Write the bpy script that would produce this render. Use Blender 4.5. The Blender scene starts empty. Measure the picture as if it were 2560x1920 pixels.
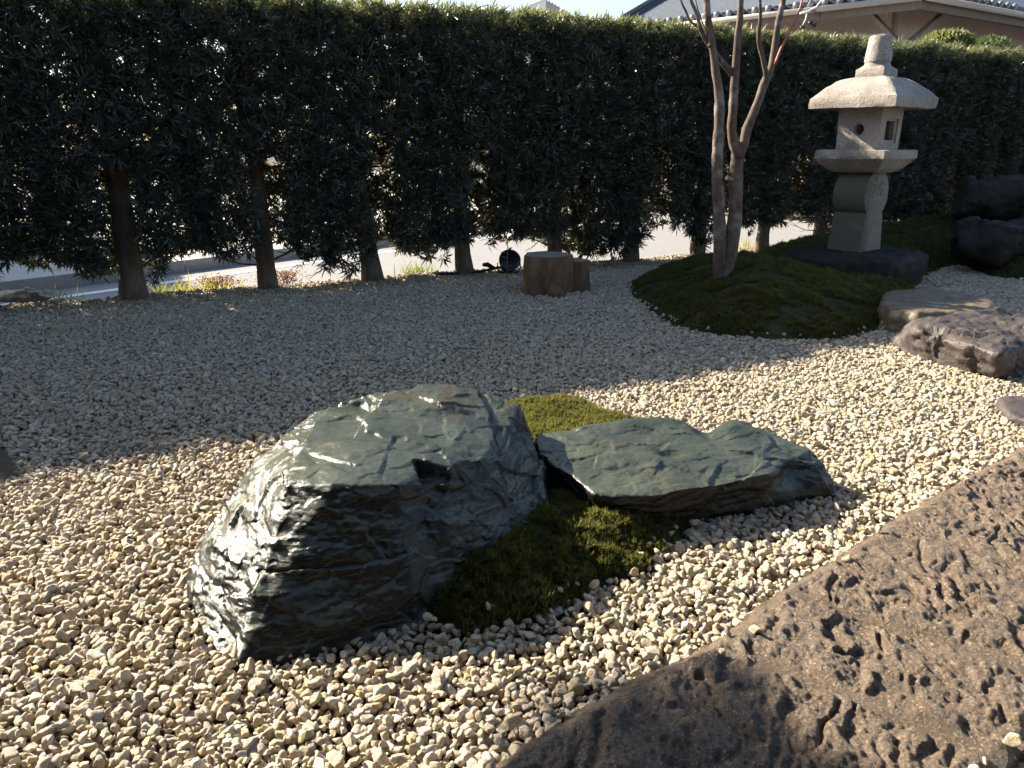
import bpy, bmesh, math, random
import numpy as np
from mathutils import Vector, Matrix, Euler

# ------------------------------------------------------------------ camera, sky, sun, exposure
sc = bpy.context.scene
COL = sc.collection
CAM_H, PITCH, FPX = 1.15, math.radians(17.2), 1934.0      # eye height, downward tilt, focal length in 2560-px units
cam_d = bpy.data.cameras.new('camera'); cam = bpy.data.objects.new('camera', cam_d); COL.objects.link(cam)
cam.location = (0, 0, CAM_H); cam.rotation_euler = (math.pi/2 - PITCH, 0, 0)
cam_d.sensor_width = 36.0; cam_d.lens = 36.0*FPX/2560.0; cam_d.clip_start = 0.05; cam_d.clip_end = 2000
sc.camera = cam

SUN_EL = math.radians(30.6)
SUN_H = Vector((-0.843, 0.538, 0)).normalized()           # horizontal direction towards the sun
world = bpy.data.worlds.new('World'); sc.world = world; world.use_nodes = True
wn = world.node_tree.nodes; wl = world.node_tree.links; wn.clear()
sky = wn.new('ShaderNodeTexSky'); sky.sky_type = 'NISHITA'; sky.sun_disc = False
sky.sun_elevation = SUN_EL; sky.sun_rotation = math.atan2(SUN_H.x, SUN_H.y)
sky.altitude = 50; sky.air_density = 1.0; sky.dust_density = 1.0; sky.ozone_density = 1.0
bg = wn.new('ShaderNodeBackground'); bg.inputs['Strength'].default_value = 0.070
wo = wn.new('ShaderNodeOutputWorld')
wl.new(sky.outputs[0], bg.inputs['Color']); wl.new(bg.outputs[0], wo.inputs['Surface'])

sun_d = bpy.data.lights.new('sun', 'SUN'); sun_o = bpy.data.objects.new('sun', sun_d); COL.objects.link(sun_o)
sun_d.energy = 5.0; sun_d.angle = math.radians(0.53); sun_d.color = (1.0, 0.88, 0.71)
sun_dir = Vector((SUN_H.x*math.cos(SUN_EL), SUN_H.y*math.cos(SUN_EL), math.sin(SUN_EL)))
sun_o.rotation_euler = (-sun_dir).to_track_quat('-Z', 'Y').to_euler(); sun_o.location = (-8, 8, 8)

sc.view_settings.view_transform = 'Standard'; sc.view_settings.look = 'None'
sc.view_settings.gamma = 1.0; sc.view_settings.use_curve_mapping = False
sc.view_settings.exposure = 1.82
sc.render.engine = 'CYCLES'
sc.cycles.max_bounces = 5; sc.cycles.diffuse_bounces = 3; sc.cycles.glossy_bounces = 2
sc.cycles.transmission_bounces = 4; sc.cycles.transparent_max_bounces = 8
sc.cycles.use_denoising = True

# ------------------------------------------------------------------ helpers
CP, SP = math.cos(PITCH), math.sin(PITCH)
def ray(u, v):
    a, b = (u-1280)/FPX, -(v-960)/FPX
    return Vector((a, CP+b*SP, -SP+b*CP))
def G(u, v, z=0.0):
    "point of the plane at height z seen at that place of the photograph"
    d = ray(u, v); t = (z-CAM_H)/d.z
    return Vector((d.x*t, d.y*t, z))
def PY(u, v, Y):
    "point at ground distance Y seen at that place of the photograph"
    d = ray(u, v); t = Y/d.y
    return Vector((d.x*t, Y, CAM_H+d.z*t))

def rng(s): return np.random.default_rng(s)
def _hash(ix, iy, iz, seed):
    h = (ix.astype(np.int64)*374761393 + iy.astype(np.int64)*668265263 + iz.astype(np.int64)*2147483647 + seed*144665) & 0xFFFFFFFF
    h = ((h ^ (h >> 13))*1274126177) & 0xFFFFFFFF
    h = ((h ^ (h >> 16))*2246822519) & 0xFFFFFFFF
    return ((h ^ (h >> 15)) & 0xFFFFFF)/float(0xFFFFFF)*2-1
def vnoise(P, seed=0):
    P = np.asarray(P, float); I = np.floor(P).astype(np.int64); F = P-I; F = F*F*F*(F*(F*6-15)+10)
    out = np.zeros(len(P))
    for dx in (0, 1):
        for dy in (0, 1):
            for dz in (0, 1):
                w = (F[:, 0] if dx else 1-F[:, 0])*(F[:, 1] if dy else 1-F[:, 1])*(F[:, 2] if dz else 1-F[:, 2])
                out += w*_hash(I[:, 0]+dx, I[:, 1]+dy, I[:, 2]+dz, seed)
    return out
def fbm(P, scale, oct=4, seed=0, gain=0.5):
    P = np.asarray(P, float)*scale; a, s, o = 1.0, 0.0, 0
    for k in range(oct):
        o = o + a*vnoise(P+k*17.3, seed+k*7); s += a; a *= gain; P = P*2.03
    return o/s
def sstep(a, b, x):
    t = np.clip((x-a)/(b-a), 0, 1); return t*t*(3-2*t)

def mesh_np(name, V, F, smooth=True, attrs=None):
    "V (n,3) array; F (m,3|4) int array or list of lists"
    me = bpy.data.meshes.new(name)
    if isinstance(F, np.ndarray):
        k = F.shape[1]; m = len(F)
        me.vertices.add(len(V)); me.vertices.foreach_set('co', np.asarray(V, np.float32).ravel())
        me.loops.add(m*k); me.loops.foreach_set('vertex_index', F.astype(np.int32).ravel())
        me.polygons.add(m); me.polygons.foreach_set('loop_start', np.arange(0, m*k, k, dtype=np.int32))
        me.polygons.foreach_set('loop_total', np.full(m, k, np.int32))
        me.update(calc_edges=True); me.validate()
    else:
        me.from_pydata([tuple(map(float, v)) for v in V], [], F); me.update()
    if smooth: me.polygons.foreach_set('use_smooth', np.ones(len(me.polygons), bool))
    for n, a in (attrs or {}).items():
        at = me.attributes.new(n, 'FLOAT', 'POINT'); at.data.foreach_set('value', np.asarray(a, np.float32))
    return me

def obj(name, me, mat=None, parent=None, loc=None):
    o = bpy.data.objects.new(name, me); COL.objects.link(o)
    if mat is not None and me is not None and len(me.materials) == 0: me.materials.append(mat)
    if parent is not None: o.parent = parent
    if loc is not None: o.location = loc
    return o
def tag(o, label, cat=None, group=None, kind=None):
    o['label'] = label
    if cat: o['category'] = cat
    if group: o['group'] = group
    if kind: o['kind'] = kind
    return o
def thing(name, loc, label, cat, group=None, rz=0):
    e = bpy.data.objects.new(name, None); COL.objects.link(e); e.location = loc; e.rotation_euler = (0, 0, rz)
    e.empty_display_size = 0.1
    return tag(e, label, cat, group)

class MB:
    "collects verts and faces"
    def __init__(s): s.V = []; s.F = []
    def add(s, V, F):
        b = len(s.V); s.V += [tuple(v) for v in V]; s.F += [[i+b for i in f] for f in F]; return s
    def box(s, c, d, M=None):
        x, y, z = d[0]/2, d[1]/2, d[2]/2
        V = [Vector((i*x, j*y, k*z)) for i in (-1, 1) for j in (-1, 1) for k in (-1, 1)]
        if M: V = [M @ v for v in V]
        V = [v+Vector(c) for v in V]
        return s.add(V, [[0, 1, 3, 2], [4, 6, 7, 5], [0, 4, 5, 1], [2, 3, 7, 6], [0, 2, 6, 4], [1, 5, 7, 3]])
    def prism(s, poly, z0, z1):
        n = len(poly)
        V = [(p[0], p[1], z0) for p in poly]+[(p[0], p[1], z1) for p in poly]
        return s.add(V, [list(range(n))[::-1], list(range(n, 2*n))]+[[i, (i+1) % n, n+(i+1) % n, n+i] for i in range(n)])
    def tube(s, pts, rad, seg=8, jit=0.0, seed=0, cap=True):
        pts = [Vector(p) for p in pts]; R = random.Random(seed)
        n = len(pts); up = Vector((0.13, 0.97, 0.2)); rings = []
        for i in range(n):
            t = (pts[min(i+1, n-1)]-pts[max(i-1, 0)]).normalized()
            a = t.cross(up)
            if a.length < 1e-3: a = t.cross(Vector((1, 0, 0)))
            a.normalize(); b = t.cross(a)
            r = rad[i] if hasattr(rad, '__len__') else rad
            rings.append([pts[i]+(a*math.cos(q)+b*math.sin(q))*r*(1+jit*R.uniform(-1, 1)) for q in [2*math.pi*k/seg for k in range(seg)]])
        V = [v for r in rings for v in r]
        F = [[i*seg+k, i*seg+(k+1) % seg, (i+1)*seg+(k+1) % seg, (i+1)*seg+k] for i in range(n-1) for k in range(seg)]
        if cap: F += [list(range(seg))[::-1], [(n-1)*seg+k for k in range(seg)]]
        return s.add(V, F)
    def mesh(s, name, smooth=False):
        me = bpy.data.meshes.new(name); me.from_pydata(s.V, [], s.F); me.update()
        bm = bmesh.new(); bm.from_mesh(me); bmesh.ops.recalc_face_normals(bm, faces=bm.faces); bm.to_mesh(me); bm.free()
        if smooth: me.polygons.foreach_set('use_smooth', np.ones(len(me.polygons), bool))
        return me
def resample(pts, n):
    "smooth path through points (Catmull-Rom)"
    P = [Vector(p) for p in pts]; m = len(P)-1; out = []
    for k in range(n):
        f = k/(n-1)*m; i = min(int(f), m-1); t = f-i
        p0, p1, p2, p3 = P[max(i-1, 0)], P[i], P[i+1], P[min(i+2, m)]
        out.append(0.5*((2*p1)+(p2-p0)*t+(2*p0-5*p1+4*p2-p3)*t*t+(3*p1-p0-3*p2+p3)*t**3))
    return out
def evaluated(me, mods):
    o = bpy.data.objects.new('tmp', me); COL.objects.link(o)
    for t, kw in mods:
        m = o.modifiers.new(t, t)
        for k, v in kw.items(): setattr(m, k, v)
    dg = bpy.context.evaluated_depsgraph_get()
    r = bpy.data.meshes.new_from_object(o.evaluated_get(dg), depsgraph=dg)
    bpy.data.objects.remove(o); return r
def get_co(me):
    a = np.empty(len(me.vertices)*3, np.float32); me.vertices.foreach_get('co', a); return a.reshape(-1, 3).astype(float)
def get_no(me):
    a = np.empty(len(me.vertices)*3, np.float32); me.vertices.foreach_get('normal', a); return a.reshape(-1, 3).astype(float)
def set_co(me, V): me.vertices.foreach_set('co', np.asarray(V, np.float32).ravel()); me.update()
def inside(P, poly):
    x, y = P[:, 0], P[:, 1]; c = np.zeros(len(P), bool); n = len(poly)
    for i in range(n):
        x1, y1 = poly[i][0], poly[i][1]; x2, y2 = poly[(i+1) % n][0], poly[(i+1) % n][1]
        if y1 == y2: continue
        c ^= ((y1 > y) != (y2 > y)) & (x < (x2-x1)*(y-y1)/(y2-y1)+x1)
    return c
def edge_dist(P, poly):
    d = np.full(len(P), 1e9); n = len(poly)
    for i in range(n):
        a = np.array(poly[i][:2], float); b = np.array(poly[(i+1) % n][:2], float); ab = b-a
        t = np.clip(((P[:, :2]-a) @ ab)/(ab @ ab+1e-12), 0, 1)
        d = np.minimum(d, np.linalg.norm(P[:, :2]-(a+t[:, None]*ab), axis=1))
    return d

# ------------------------------------------------------------------ materials
def new_mat(name):
    m = bpy.data.materials.new(name); m.use_nodes = True; nt = m.node_tree; nt.nodes.clear()
    out = nt.nodes.new('ShaderNodeOutputMaterial'); p = nt.nodes.new('ShaderNodeBsdfPrincipled')
    nt.links.new(p.outputs[0], out.inputs['Surface'])
    return m, nt, p, out
class NT:
    def __init__(s, nt): s.nt = nt; s.n = nt.nodes; s.l = nt.links
    def coord(s, which='Object', scale=None):
        c = s.n.new('ShaderNodeTexCoord'); o = c.outputs[which]
        if which == 'World':
            pass
        if scale is not None:
            m = s.n.new('ShaderNodeMapping'); m.inputs['Scale'].default_value = scale; s.l.new(o, m.inputs[0]); o = m.outputs[0]
        return o
    def noise(s, vec, scale, detail=4, rough=0.55, dist=0.0):
        t = s.n.new('ShaderNodeTexNoise'); t.inputs['Scale'].default_value = scale; t.inputs['Detail'].default_value = detail
        t.inputs['Roughness'].default_value = rough; t.inputs['Distortion'].default_value = dist
        if vec is not None: s.l.new(vec, t.inputs['Vector'])
        return t.outputs['Fac']
    def voro(s, vec, scale, feature='F1', out='Distance'):
        t = s.n.new('ShaderNodeTexVoronoi'); t.feature = feature; t.inputs['Scale'].default_value = scale
        if vec is not None: s.l.new(vec, t.inputs['Vector'])
        return t.outputs[out]
    def ramp(s, fac, stops, interp='LINEAR'):
        r = s.n.new('ShaderNodeValToRGB'); cr = r.color_ramp; cr.interpolation = interp
        while len(cr.elements) < len(stops): cr.elements.new(0.5)
        for e, (p, c) in zip(cr.elements, stops):
            e.position = p; e.color = (c, c, c, 1) if not hasattr(c, '__len__') else (*c, 1)
        s.l.new(fac, r.inputs[0]); return r.outputs[0]
    def mix(s, fac, a, b, blend='MIX'):
        m = s.n.new('ShaderNodeMix'); m.data_type = 'RGBA'; m.blend_type = blend
        for sock, v in ((m.inputs[0], fac), (m.inputs[6], a), (m.inputs[7], b)):
            if isinstance(v, bpy.types.NodeSocket): s.l.new(v, sock)
            elif hasattr(v, '__len__'): sock.default_value = (*v, 1)
            else: sock.default_value = v if sock == m.inputs[0] else (v, v, v, 1)
        return m.outputs[2]
    def math(s, op, a, b=0.0):
        m = s.n.new('ShaderNodeMath'); m.operation = op
        for sock, v in ((m.inputs[0], a), (m.inputs[1], b)):
            if isinstance(v, bpy.types.NodeSocket): s.l.new(v, sock)
            else: sock.default_value = v
        return m.outputs[0]
    def bump(s, h, strength, dist, normal=None):
        b = s.n.new('ShaderNodeBump'); b.inputs['Strength'].default_value = strength; b.inputs['Distance'].default_value = dist
        s.l.new(h, b.inputs['Height'])
        if normal is not None: s.l.new(normal, b.inputs['Normal'])
        return b.outputs[0]
    def rand(s):
        return s.n.new('ShaderNodeObjectInfo').outputs['Random']
    def attr(s, name):
        a = s.n.new('ShaderNodeAttribute'); a.attribute_name = name; return a.outputs['Fac']
    def set(s, p, **kw):
        for k, v in kw.items():
            sock = p.inputs[{'color': 'Base Color', 'rough': 'Roughness', 'normal': 'Normal', 'spec': 'Specular IOR Level', 'metal': 'Metallic', 'coat': 'Coat Weight', 'coatr': 'Coat Roughness'}[k]]
            if isinstance(v, bpy.types.NodeSocket): s.l.new(v, sock)
            elif hasattr(v, '__len__'): sock.default_value = (*v, 1)
            else: sock.default_value = v

def mat_pebble():
    m, nt, p, o = new_mat('gravel_stone'); t = NT(nt)
    c = t.coord('Object'); r = t.rand()
    base = t.ramp(r, [(0.0, (.54, .45, .32)), (.16, (.70, .62, .49)), (.32, (.58, .48, .34)), (.46, (.76, .68, .55)), (.58, (.48, .42, .34)), (.70, (.64, .54, .39)), (.80, (.62, .46, .23)), (.88, (.80, .74, .64)), (1.0, (.36, .32, .27))])
    loc = t.n.new('ShaderNodeVectorMath'); loc.operation = 'SCALE'; t.l.new(c, loc.inputs[0]); loc.inputs['Scale'].default_value = 1.0
    sh = t.n.new('ShaderNodeVectorMath'); sh.operation = 'ADD'; t.l.new(loc.outputs[0], sh.inputs[0])
    cm = t.n.new('ShaderNodeCombineXYZ'); rr = t.math('MULTIPLY', r, 37.0); t.l.new(rr, cm.inputs[0]); t.l.new(rr, cm.inputs[2]); t.l.new(cm.outputs[0], sh.inputs[1])
    v = sh.outputs[0]
    och = t.ramp(t.noise(v, 1.1, 3), [(.52, 0.0), (.72, .75)])
    c1 = t.mix(och, base, (.50, .33, .14))
    spk = t.ramp(t.noise(v, 7.0, 3, .6), [(.57, 0.0), (.67, .80)])
    c2 = t.mix(spk, c1, (.16, .13, .11))
    pale = t.ramp(t.noise(v, 4.0, 3, .6), [(.58, 0.0), (.70, .5)])
    c3 = t.mix(pale, c2, (.82, .78, .70))
    n = t.bump(t.noise(v, 6.0, 5, .65), .55, .12)
    t.set(p, color=c3, rough=.62, normal=n, spec=.35); return m
def mat_schist(dry=False):
    m, nt, p, o = new_mat('wet_green_schist'); t = NT(nt)
    c = t.coord('Object'); lam = t.coord('Object', (3, 3, 26))
    a = t.noise(c, 5.5, 5, .6)
    col = t.ramp(a, [(.30, (.030, .037, .027)), (.48, (.052, .062, .043)), (.62, (.076, .084, .055)), (.78, (.042, .050, .037))])
    ol = t.ramp(t.noise(c, 3.1, 4, .6, .8), [(.54, 0.0), (.66, .75)])
    col = t.mix(ol, col, (.070, .056, .024))
    pu = t.ramp(t.noise(c, 8.3, 3, .6), [(.66, 0.0), (.76, .6)])
    col = t.mix(pu, col, (.045, .030, .036))
    # shade painted into the colour: upward faces green, steep flanks nearly black
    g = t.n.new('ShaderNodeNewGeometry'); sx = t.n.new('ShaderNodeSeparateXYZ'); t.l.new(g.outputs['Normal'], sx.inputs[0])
    up_face = t.math('ADD', sx.outputs[2], t.math('MULTIPLY', t.noise(lam, 2.6, 5, .65), .5)); up_face = t.ramp(up_face, [(.86, 0.0), (1.14, 1.0)])
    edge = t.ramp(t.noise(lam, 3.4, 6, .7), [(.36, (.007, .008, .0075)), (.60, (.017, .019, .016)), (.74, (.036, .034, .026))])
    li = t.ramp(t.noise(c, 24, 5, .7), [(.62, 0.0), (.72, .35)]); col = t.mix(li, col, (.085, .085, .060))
    col = t.mix(up_face, edge, col)
    h1 = t.noise(lam, 3.2, 6, .68); h2 = t.noise(c, 14, 7, .68, .6); h3 = t.noise(c, 80, 4, .6)
    lam2 = t.coord('Object', (2.2, 6, 40))
    h4 = t.noise(lam2, 2.0, 8, .72, .3)
    n = t.bump(h1, .22, .016); n = t.bump(h4, .32, .012, n); n = t.bump(h2, .26, .012, n); n = t.bump(h3, .28, .004, n)
    ro = t.ramp(t.noise(c, 7, 4, .6), [(.35, .11), (.68, .32)])
    t.set(p, color=col, rough=ro, normal=n, spec=t.ramp(up_face, [(0.0, .30), (1.0, .55)])); return m
def mat_rock(name, cols, rough=(.35, .6), bump=1.0, scale=6.0, spec=.5):
    m, nt, p, o = new_mat(name); t = NT(nt); c = t.coord('Object')
    col = t.ramp(t.noise(c, scale, 5, .62), [(.30, cols[0]), (.50, cols[1]), (.70, cols[2])])
    sp = t.ramp(t.noise(c, scale*14, 3, .6), [(.56, 0.0), (.72, .5)]); col = t.mix(sp, col, cols[3])
    n = t.bump(t.noise(c, scale*2.2, 6, .66), .5*bump, .03); n = t.bump(t.noise(c, scale*11, 5, .65), .4*bump, .01, n)
    ro = t.ramp(t.noise(c, scale*1.3, 3), [(.35, rough[0]), (.65, rough[1])])
    t.set(p, color=col, rough=ro, normal=n, spec=spec); return m
def mat_granite():
    m, nt, p, o = new_mat('granite'); t = NT(nt); c = t.coord('Object')
    col = t.ramp(t.noise(c, 3.5, 4, .6), [(.3, (.29, .252, .22)), (.5, (.38, .335, .295)), (.72, (.33, .30, .27))])
    bl = t.ramp(t.noise(c, 95, 3, .65), [(.54, 0.0), (.62, .85)]); col = t.mix(bl, col, (.13, .115, .105))
    wh = t.ramp(t.noise(c, 120, 2, .6), [(.58, 0.0), (.68, .6)]); col = t.mix(wh, col, (.72, .67, .60))
    st = t.ramp(t.noise(c, 2.4, 5, .65), [(.47, 0.0), (.70, .70)]); col = t.mix(st, col, (.13, .115, .095))
    n = t.bump(t.noise(c, 42, 5, .7), .75, .012); n = t.bump(t.noise(c, 140, 3, .6), .35, .003, n)
    t.set(p, color=col, rough=.8, normal=n, spec=.3); return m
def mat_granite_green():
    m, nt, p, o = new_mat('granite_grey_green'); t = NT(nt); c = t.coord('Object')
    col = t.ramp(t.noise(c, 3.5, 4, .6), [(.3, (.19, .158, .125)), (.5, (.245, .205, .165)), (.72, (.215, .19, .16))])
    bl = t.ramp(t.noise(c, 95, 3, .65), [(.54, 0.0), (.62, .85)]); col = t.mix(bl, col, (.09, .08, .075))
    # darker grey-green towards the left side (object -x), with a ragged outline
    sx = t.n.new('ShaderNodeSeparateXYZ'); t.l.new(c, sx.inputs[0])
    xtint = t.math('ADD', t.math('MULTIPLY', sx.outputs[0], -3.4), t.math('MULTIPLY', t.noise(c, 9, 5, .7), 1.0))
    xtint = t.ramp(xtint, [(.58, 0.0), (1.05, .75)]); col = t.mix(xtint, col, (.075, .082, .058))
    n = t.bump(t.noise(c, 42, 5, .7), .75, .012); n = t.bump(t.noise(c, 140, 3, .6), .35, .003, n)
    t.set(p, color=col, rough=.85, normal=n, spec=.3); return m
def mat_leaf(name, c0, c1, trans, tw=.35, rough=.38, top_glow=None):
    m, nt, p, o = new_mat(name); t = NT(nt); r = t.attr('rnd')
    col = t.ramp(r, [(0.0, c0), (.87, c1), (1.0, top_glow or tuple(min(1, x*1.7) for x in c1))])  # last stop, where given: backlit glow of the hedge top painted as paler leaves
    t.set(p, color=col, rough=rough, spec=.5)
    tr = t.n.new('ShaderNodeBsdfTranslucent'); tr.inputs[0].default_value = (*trans, 1)
    ms = t.n.new('ShaderNodeMixShader'); ms.inputs[0].default_value = tw
    if top_glow: t.l.new(t.ramp(r, [(.88, tw*.45), (.97, tw*1.6)]), ms.inputs[0])
    t.l.new(p.outputs[0], ms.inputs[1]); t.l.new(tr.outputs[0], ms.inputs[2]); t.l.new(ms.outputs[0], o.inputs['Surface']); return m
def mat_bark(name, cols, zs=5, bump=.7, sc_=9):
    m, nt, p, o = new_mat(name); t = NT(nt); c = t.coord('Object', (1, 1, 1.0/zs*2)); c2 = t.coord('Object')
    col = t.ramp(t.noise(c, sc_, 5, .65), [(.34, cols[0]), (.5, cols[1]), (.66, cols[2])])
    col = t.mix(t.ramp(t.noise(c2, sc_*.5, 4, .6), [(.52, 0.0), (.64, .8)]), col, cols[3])
    n = t.bump(t.noise(c, sc_*5, 6, .7), bump, .012)
    t.set(p, color=col, rough=.85, normal=n, spec=.25); return m
def mat_plain(name, col, rough=.6, nscale=20, var=.15, bump=.2, metal=0.0):
    m, nt, p, o = new_mat(name); t = NT(nt); c = t.coord('Object')
    k = t.ramp(t.noise(c, nscale, 5, .6), [(.3, tuple(x*(1-var) for x in col)), (.7, tuple(min(1, x*(1+var)) for x in col))])
    k = t.mix(t.ramp(t.noise(c, nscale*.13, 4, .6), [(.4, 0.0), (.7, .35)]), k, tuple(x*.72 for x in col))
    n = t.bump(t.noise(c, nscale*6, 4, .6), bump, .006)
    t.set(p, color=k, rough=rough, normal=n, metal=metal); return m
def mat_moss_soil():
    m, nt, p, o = new_mat('moss_ground'); t = NT(nt); c = t.coord('Object')
    col = t.ramp(t.noise(c, 7, 5, .65), [(.3, (.028, .034, .012)), (.5, (.045, .045, .018)), (.62, (.070, .055, .032)), (.78, (.15, .115, .080))])
    n = t.bump(t.noise(c, 60, 5, .7), .9, .02)
    t.set(p, color=col, rough=.95, normal=n, spec=.1); return m
def mat_slab():
    m, nt, p, o = new_mat('chiselled_brown_stone'); t = NT(nt); c = t.coord('Object')
    h = t.attr('hgt')
    col = t.ramp(t.noise(c, 5, 5, .65), [(.3, (.110, .077, .050)), (.5, (.205, .148, .100)), (.7, (.152, .114, .082))])
    sed = t.ramp(h, [(.18, 1.0), (.45, 0.0)])                  # fine silt lies in the hollows
    col = t.mix(t.math('MULTIPLY', sed, .65), col, (.14, .100, .062))
    spk = t.ramp(t.noise(c, 170, 3, .6), [(.55, 0.0), (.66, .75)]); col = t.mix(spk, col, (.56, .46, .35))
    dsp = t.ramp(t.noise(c, 120, 3, .6), [(.56, 0.0), (.66, .7)]); col = t.mix(dsp, col, (.055, .045, .04))
    ro = t.ramp(t.noise(c, 9, 5, .65), [(.36, .15), (.64, .50)])
    n = t.bump(t.noise(c, 45, 8, .78), 1.0, .022); n = t.bump(t.noise(c, 200, 3, .65), .8, .005, n)
    t.set(p, color=col, rough=ro, normal=n, spec=.5); return m

M = {}
M['pebble'] = mat_pebble()
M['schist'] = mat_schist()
M['granite'] = mat_granite()
M['granite_green'] = mat_granite_green()
M['dark_rock'] = mat_rock('dark_purple_rock', [(.040, .034, .032), (.066, .056, .052), (.085, .068, .063), (.15, .13, .12)], (.35, .65), 1.0, 5, .3)
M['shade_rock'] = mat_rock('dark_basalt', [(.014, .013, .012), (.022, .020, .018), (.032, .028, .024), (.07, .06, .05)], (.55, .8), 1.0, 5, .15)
M['tan_rock'] = mat_rock('tan_stone', [(.105, .080, .046), (.15, .113, .066), (.13, .10, .068), (.25, .20, .14)], (.30, .5), .8, 5)
M['grey_rock'] = mat_rock('grey_verge_stone', [(.25, .23, .20), (.34, .31, .27), (.28, .26, .23), (.5, .46, .4)], (.6, .8), 1.0, 6)
M['slab'] = mat_slab()
M['soil'] = mat_plain('soil', (.085, .062, .045), .95, 30, .3, .8)
M['moss_ground'] = mat_moss_soil()
M['moss'] = mat_leaf('moss_shoot', (.030, .035, .010), (.068, .073, .017), (.32, .31, .05), .30, .8)
M['needle'] = mat_leaf('podocarpus_leaf', (.017, .026, .023), (.036, .050, .038), (.34, .37, .14), .20, .36, (.12, .13, .075))
M['hbark'] = mat_bark('hedge_bark', [(.10, .080, .064), (.17, .138, .11), (.24, .20, .165), (.13, .098, .075)], 7, .8, 10)
M['twig'] = mat_plain('twig', (.13, .10, .078), .85, 30, .3, .3)
M['cbark'] = mat_bark('smooth_bark', [(.075, .050, .038), (.12, .088, .068), (.17, .135, .11), (.27, .245, .22)], 3, .45, 13)
M['redtwig'] = mat_plain('red_twig', (.34, .085, .07), .5, 30, .2, .1)
M['cutwood'] = mat_plain('cut_wood', (.62, .42, .20), .7, 40, .15, .2)
M['stump'] = mat_bark('stump_wood', [(.09, .052, .030), (.17, .10, .055), (.23, .14, .08), (.12, .085, .06)], 5, 1.0, 11)
M['stumptop'] = mat_plain('weathered_cut', (.26, .22, .18), .9, 30, .25, .6)
M['asphalt'] = mat_plain('asphalt', (.24, .235, .235), .85, 60, .2, .5)
M['roadpaint'] = mat_plain('road_paint', (.78, .77, .74), .7, 25, .08, .2)
M['concrete'] = mat_plain('concrete', (.40, .385, .36), .85, 18, .14, .35)
M['plaster'] = mat_plain('pink_plaster', (.47, .375, .33), .9, 9, .08, .3)
M['white_wall'] = mat_plain('white_plaster', (.72, .70, .66), .9, 8, .06, .2)
M['kawara'] = mat_plain('grey_roof_tile', (.20, .205, .225), .38, 14, .2, .15)
M['ridge'] = mat_plain('dark_roof_edge', (.10, .115, .13), .5, 10, .2, .15)
M['timber'] = mat_plain('weathered_timber', (.16, .125, .10), .8, 12, .25, .4)
M['gutter'] = mat_plain('gutter', (.46, .41, .36), .5, 12, .1, .1)
M['steel'] = mat_plain('post_steel', (.20, .24, .26), .5, 10, .1, .1)
M['white_metal'] = mat_plain('white_metal', (.78, .77, .74), .5, 10, .05, .05)
M['glass'] = mat_plain('window_glass', (.05, .055, .06), .08, 5, .1, .0)
M['brownroof'] = mat_plain('brown_metal_roof', (.30, .26, .235), .5, 8, .1, .1)
M['black'] = mat_plain('black_plastic', (.018, .020, .026), .4, 20, .2, .15)
M['lens'] = mat_plain('lamp_glass', (.010, .012, .022), .15, 10, .1, 0)
M['cable'] = mat_plain('cable', (.012, .012, .013), .5, 20, .1, .1)
M['engraved'] = mat_plain('engraved_line', (.085, .070, .058), .95, 30, .2, .3)
M['grassy'] = mat_leaf('yellow_grass', (.26, .24, .05), (.34, .30, .09), (.55, .50, .10), .35, .6)
M['grassg'] = mat_leaf('green_grass', (.12, .17, .03), (.17, .22, .05), (.40, .45, .08), .35, .6)
M['redleaf'] = mat_leaf('red_leaf', (.20, .11, .075), (.30, .19, .14), (.40, .22, .14), .3, .55)
M['greenleaf'] = mat_leaf('broad_leaf', (.035, .055, .02), (.06, .09, .03), (.20, .30, .05), .25, .35)
M['paleleaf'] = mat_leaf('clipped_leaf', (.07, .09, .04), (.11, .135, .06), (.35, .40, .12), .3, .5)

# ------------------------------------------------------------------ hedge line, road and ground
HD = Vector((0.903, 0.430, 0)).normalized()               # along the hedge
HN = Vector((-HD.y, HD.x, 0))                             # from the hedge to the road
H0 = G(336, 744)                                          # foot of the first trunk in view
def hpt(t, n=0.0, z=0.0): p = H0+HD*t+HN*n; return Vector((p.x, p.y, z))
ROADZ = -0.45
def sheet(name, poly, z, mat, label):
    me = bpy.data.meshes.new(name); me.from_pydata([(p[0], p[1], z) for p in poly], [], [list(range(len(poly)))]); me.update()
    return tag(obj(name, me, mat), label, kind='structure')
sheet('ground', [(-600, -600), (600, -600), (600, 600), (-600, 600)], -0.60, M['soil'], 'bare ground stretching away to the horizon')
RD = (G(640, 676, ROADZ)-G(0, 765, ROADZ)); RD.z = 0; RD.normalize(); RN = Vector((-RD.y, RD.x, 0))
L0 = G(0, 765, ROADZ)
def rpt(t, n): p = L0+RD*t+RN*n; return (p.x, p.y)
sheet('road', [rpt(-60, -40), rpt(80, -40), rpt(80, .62), rpt(-60, .62)], ROADZ, M['asphalt'], 'grey asphalt road running behind the hedge')
sheet('road_line', [rpt(-40, -.075), rpt(60, -.075), rpt(60, .075), rpt(-40, .075)], ROADZ+.005, M['roadpaint'], 'white painted edge line on the road')
mb = MB()
for k in range(-30, 50):                                   # kerb stones with their joints
    a = Vector((*rpt(k*1.2+.6, .72), ROADZ+.04)); mb.box(a, (1.19, .18, .22), Matrix.Rotation(math.atan2(RD.y, RD.x), 3, 'Z'))
tag(obj('kerb', mb.mesh('kerb'), M['concrete']), 'pale concrete kerb on the far side of the road', kind='structure')
sheet('pavement', [rpt(-60, .83), rpt(80, .83), rpt(80, 3.0), rpt(-60, 3.0)], ROADZ+.12, M['concrete'], 'pale pavement beyond the road')
sheet('parking_lot', [rpt(-60, 3.01), rpt(80, 3.01), rpt(80, 26), rpt(-60, 26)], ROADZ+.10, M['concrete'], 'open pale lot beyond the pavement')

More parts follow.
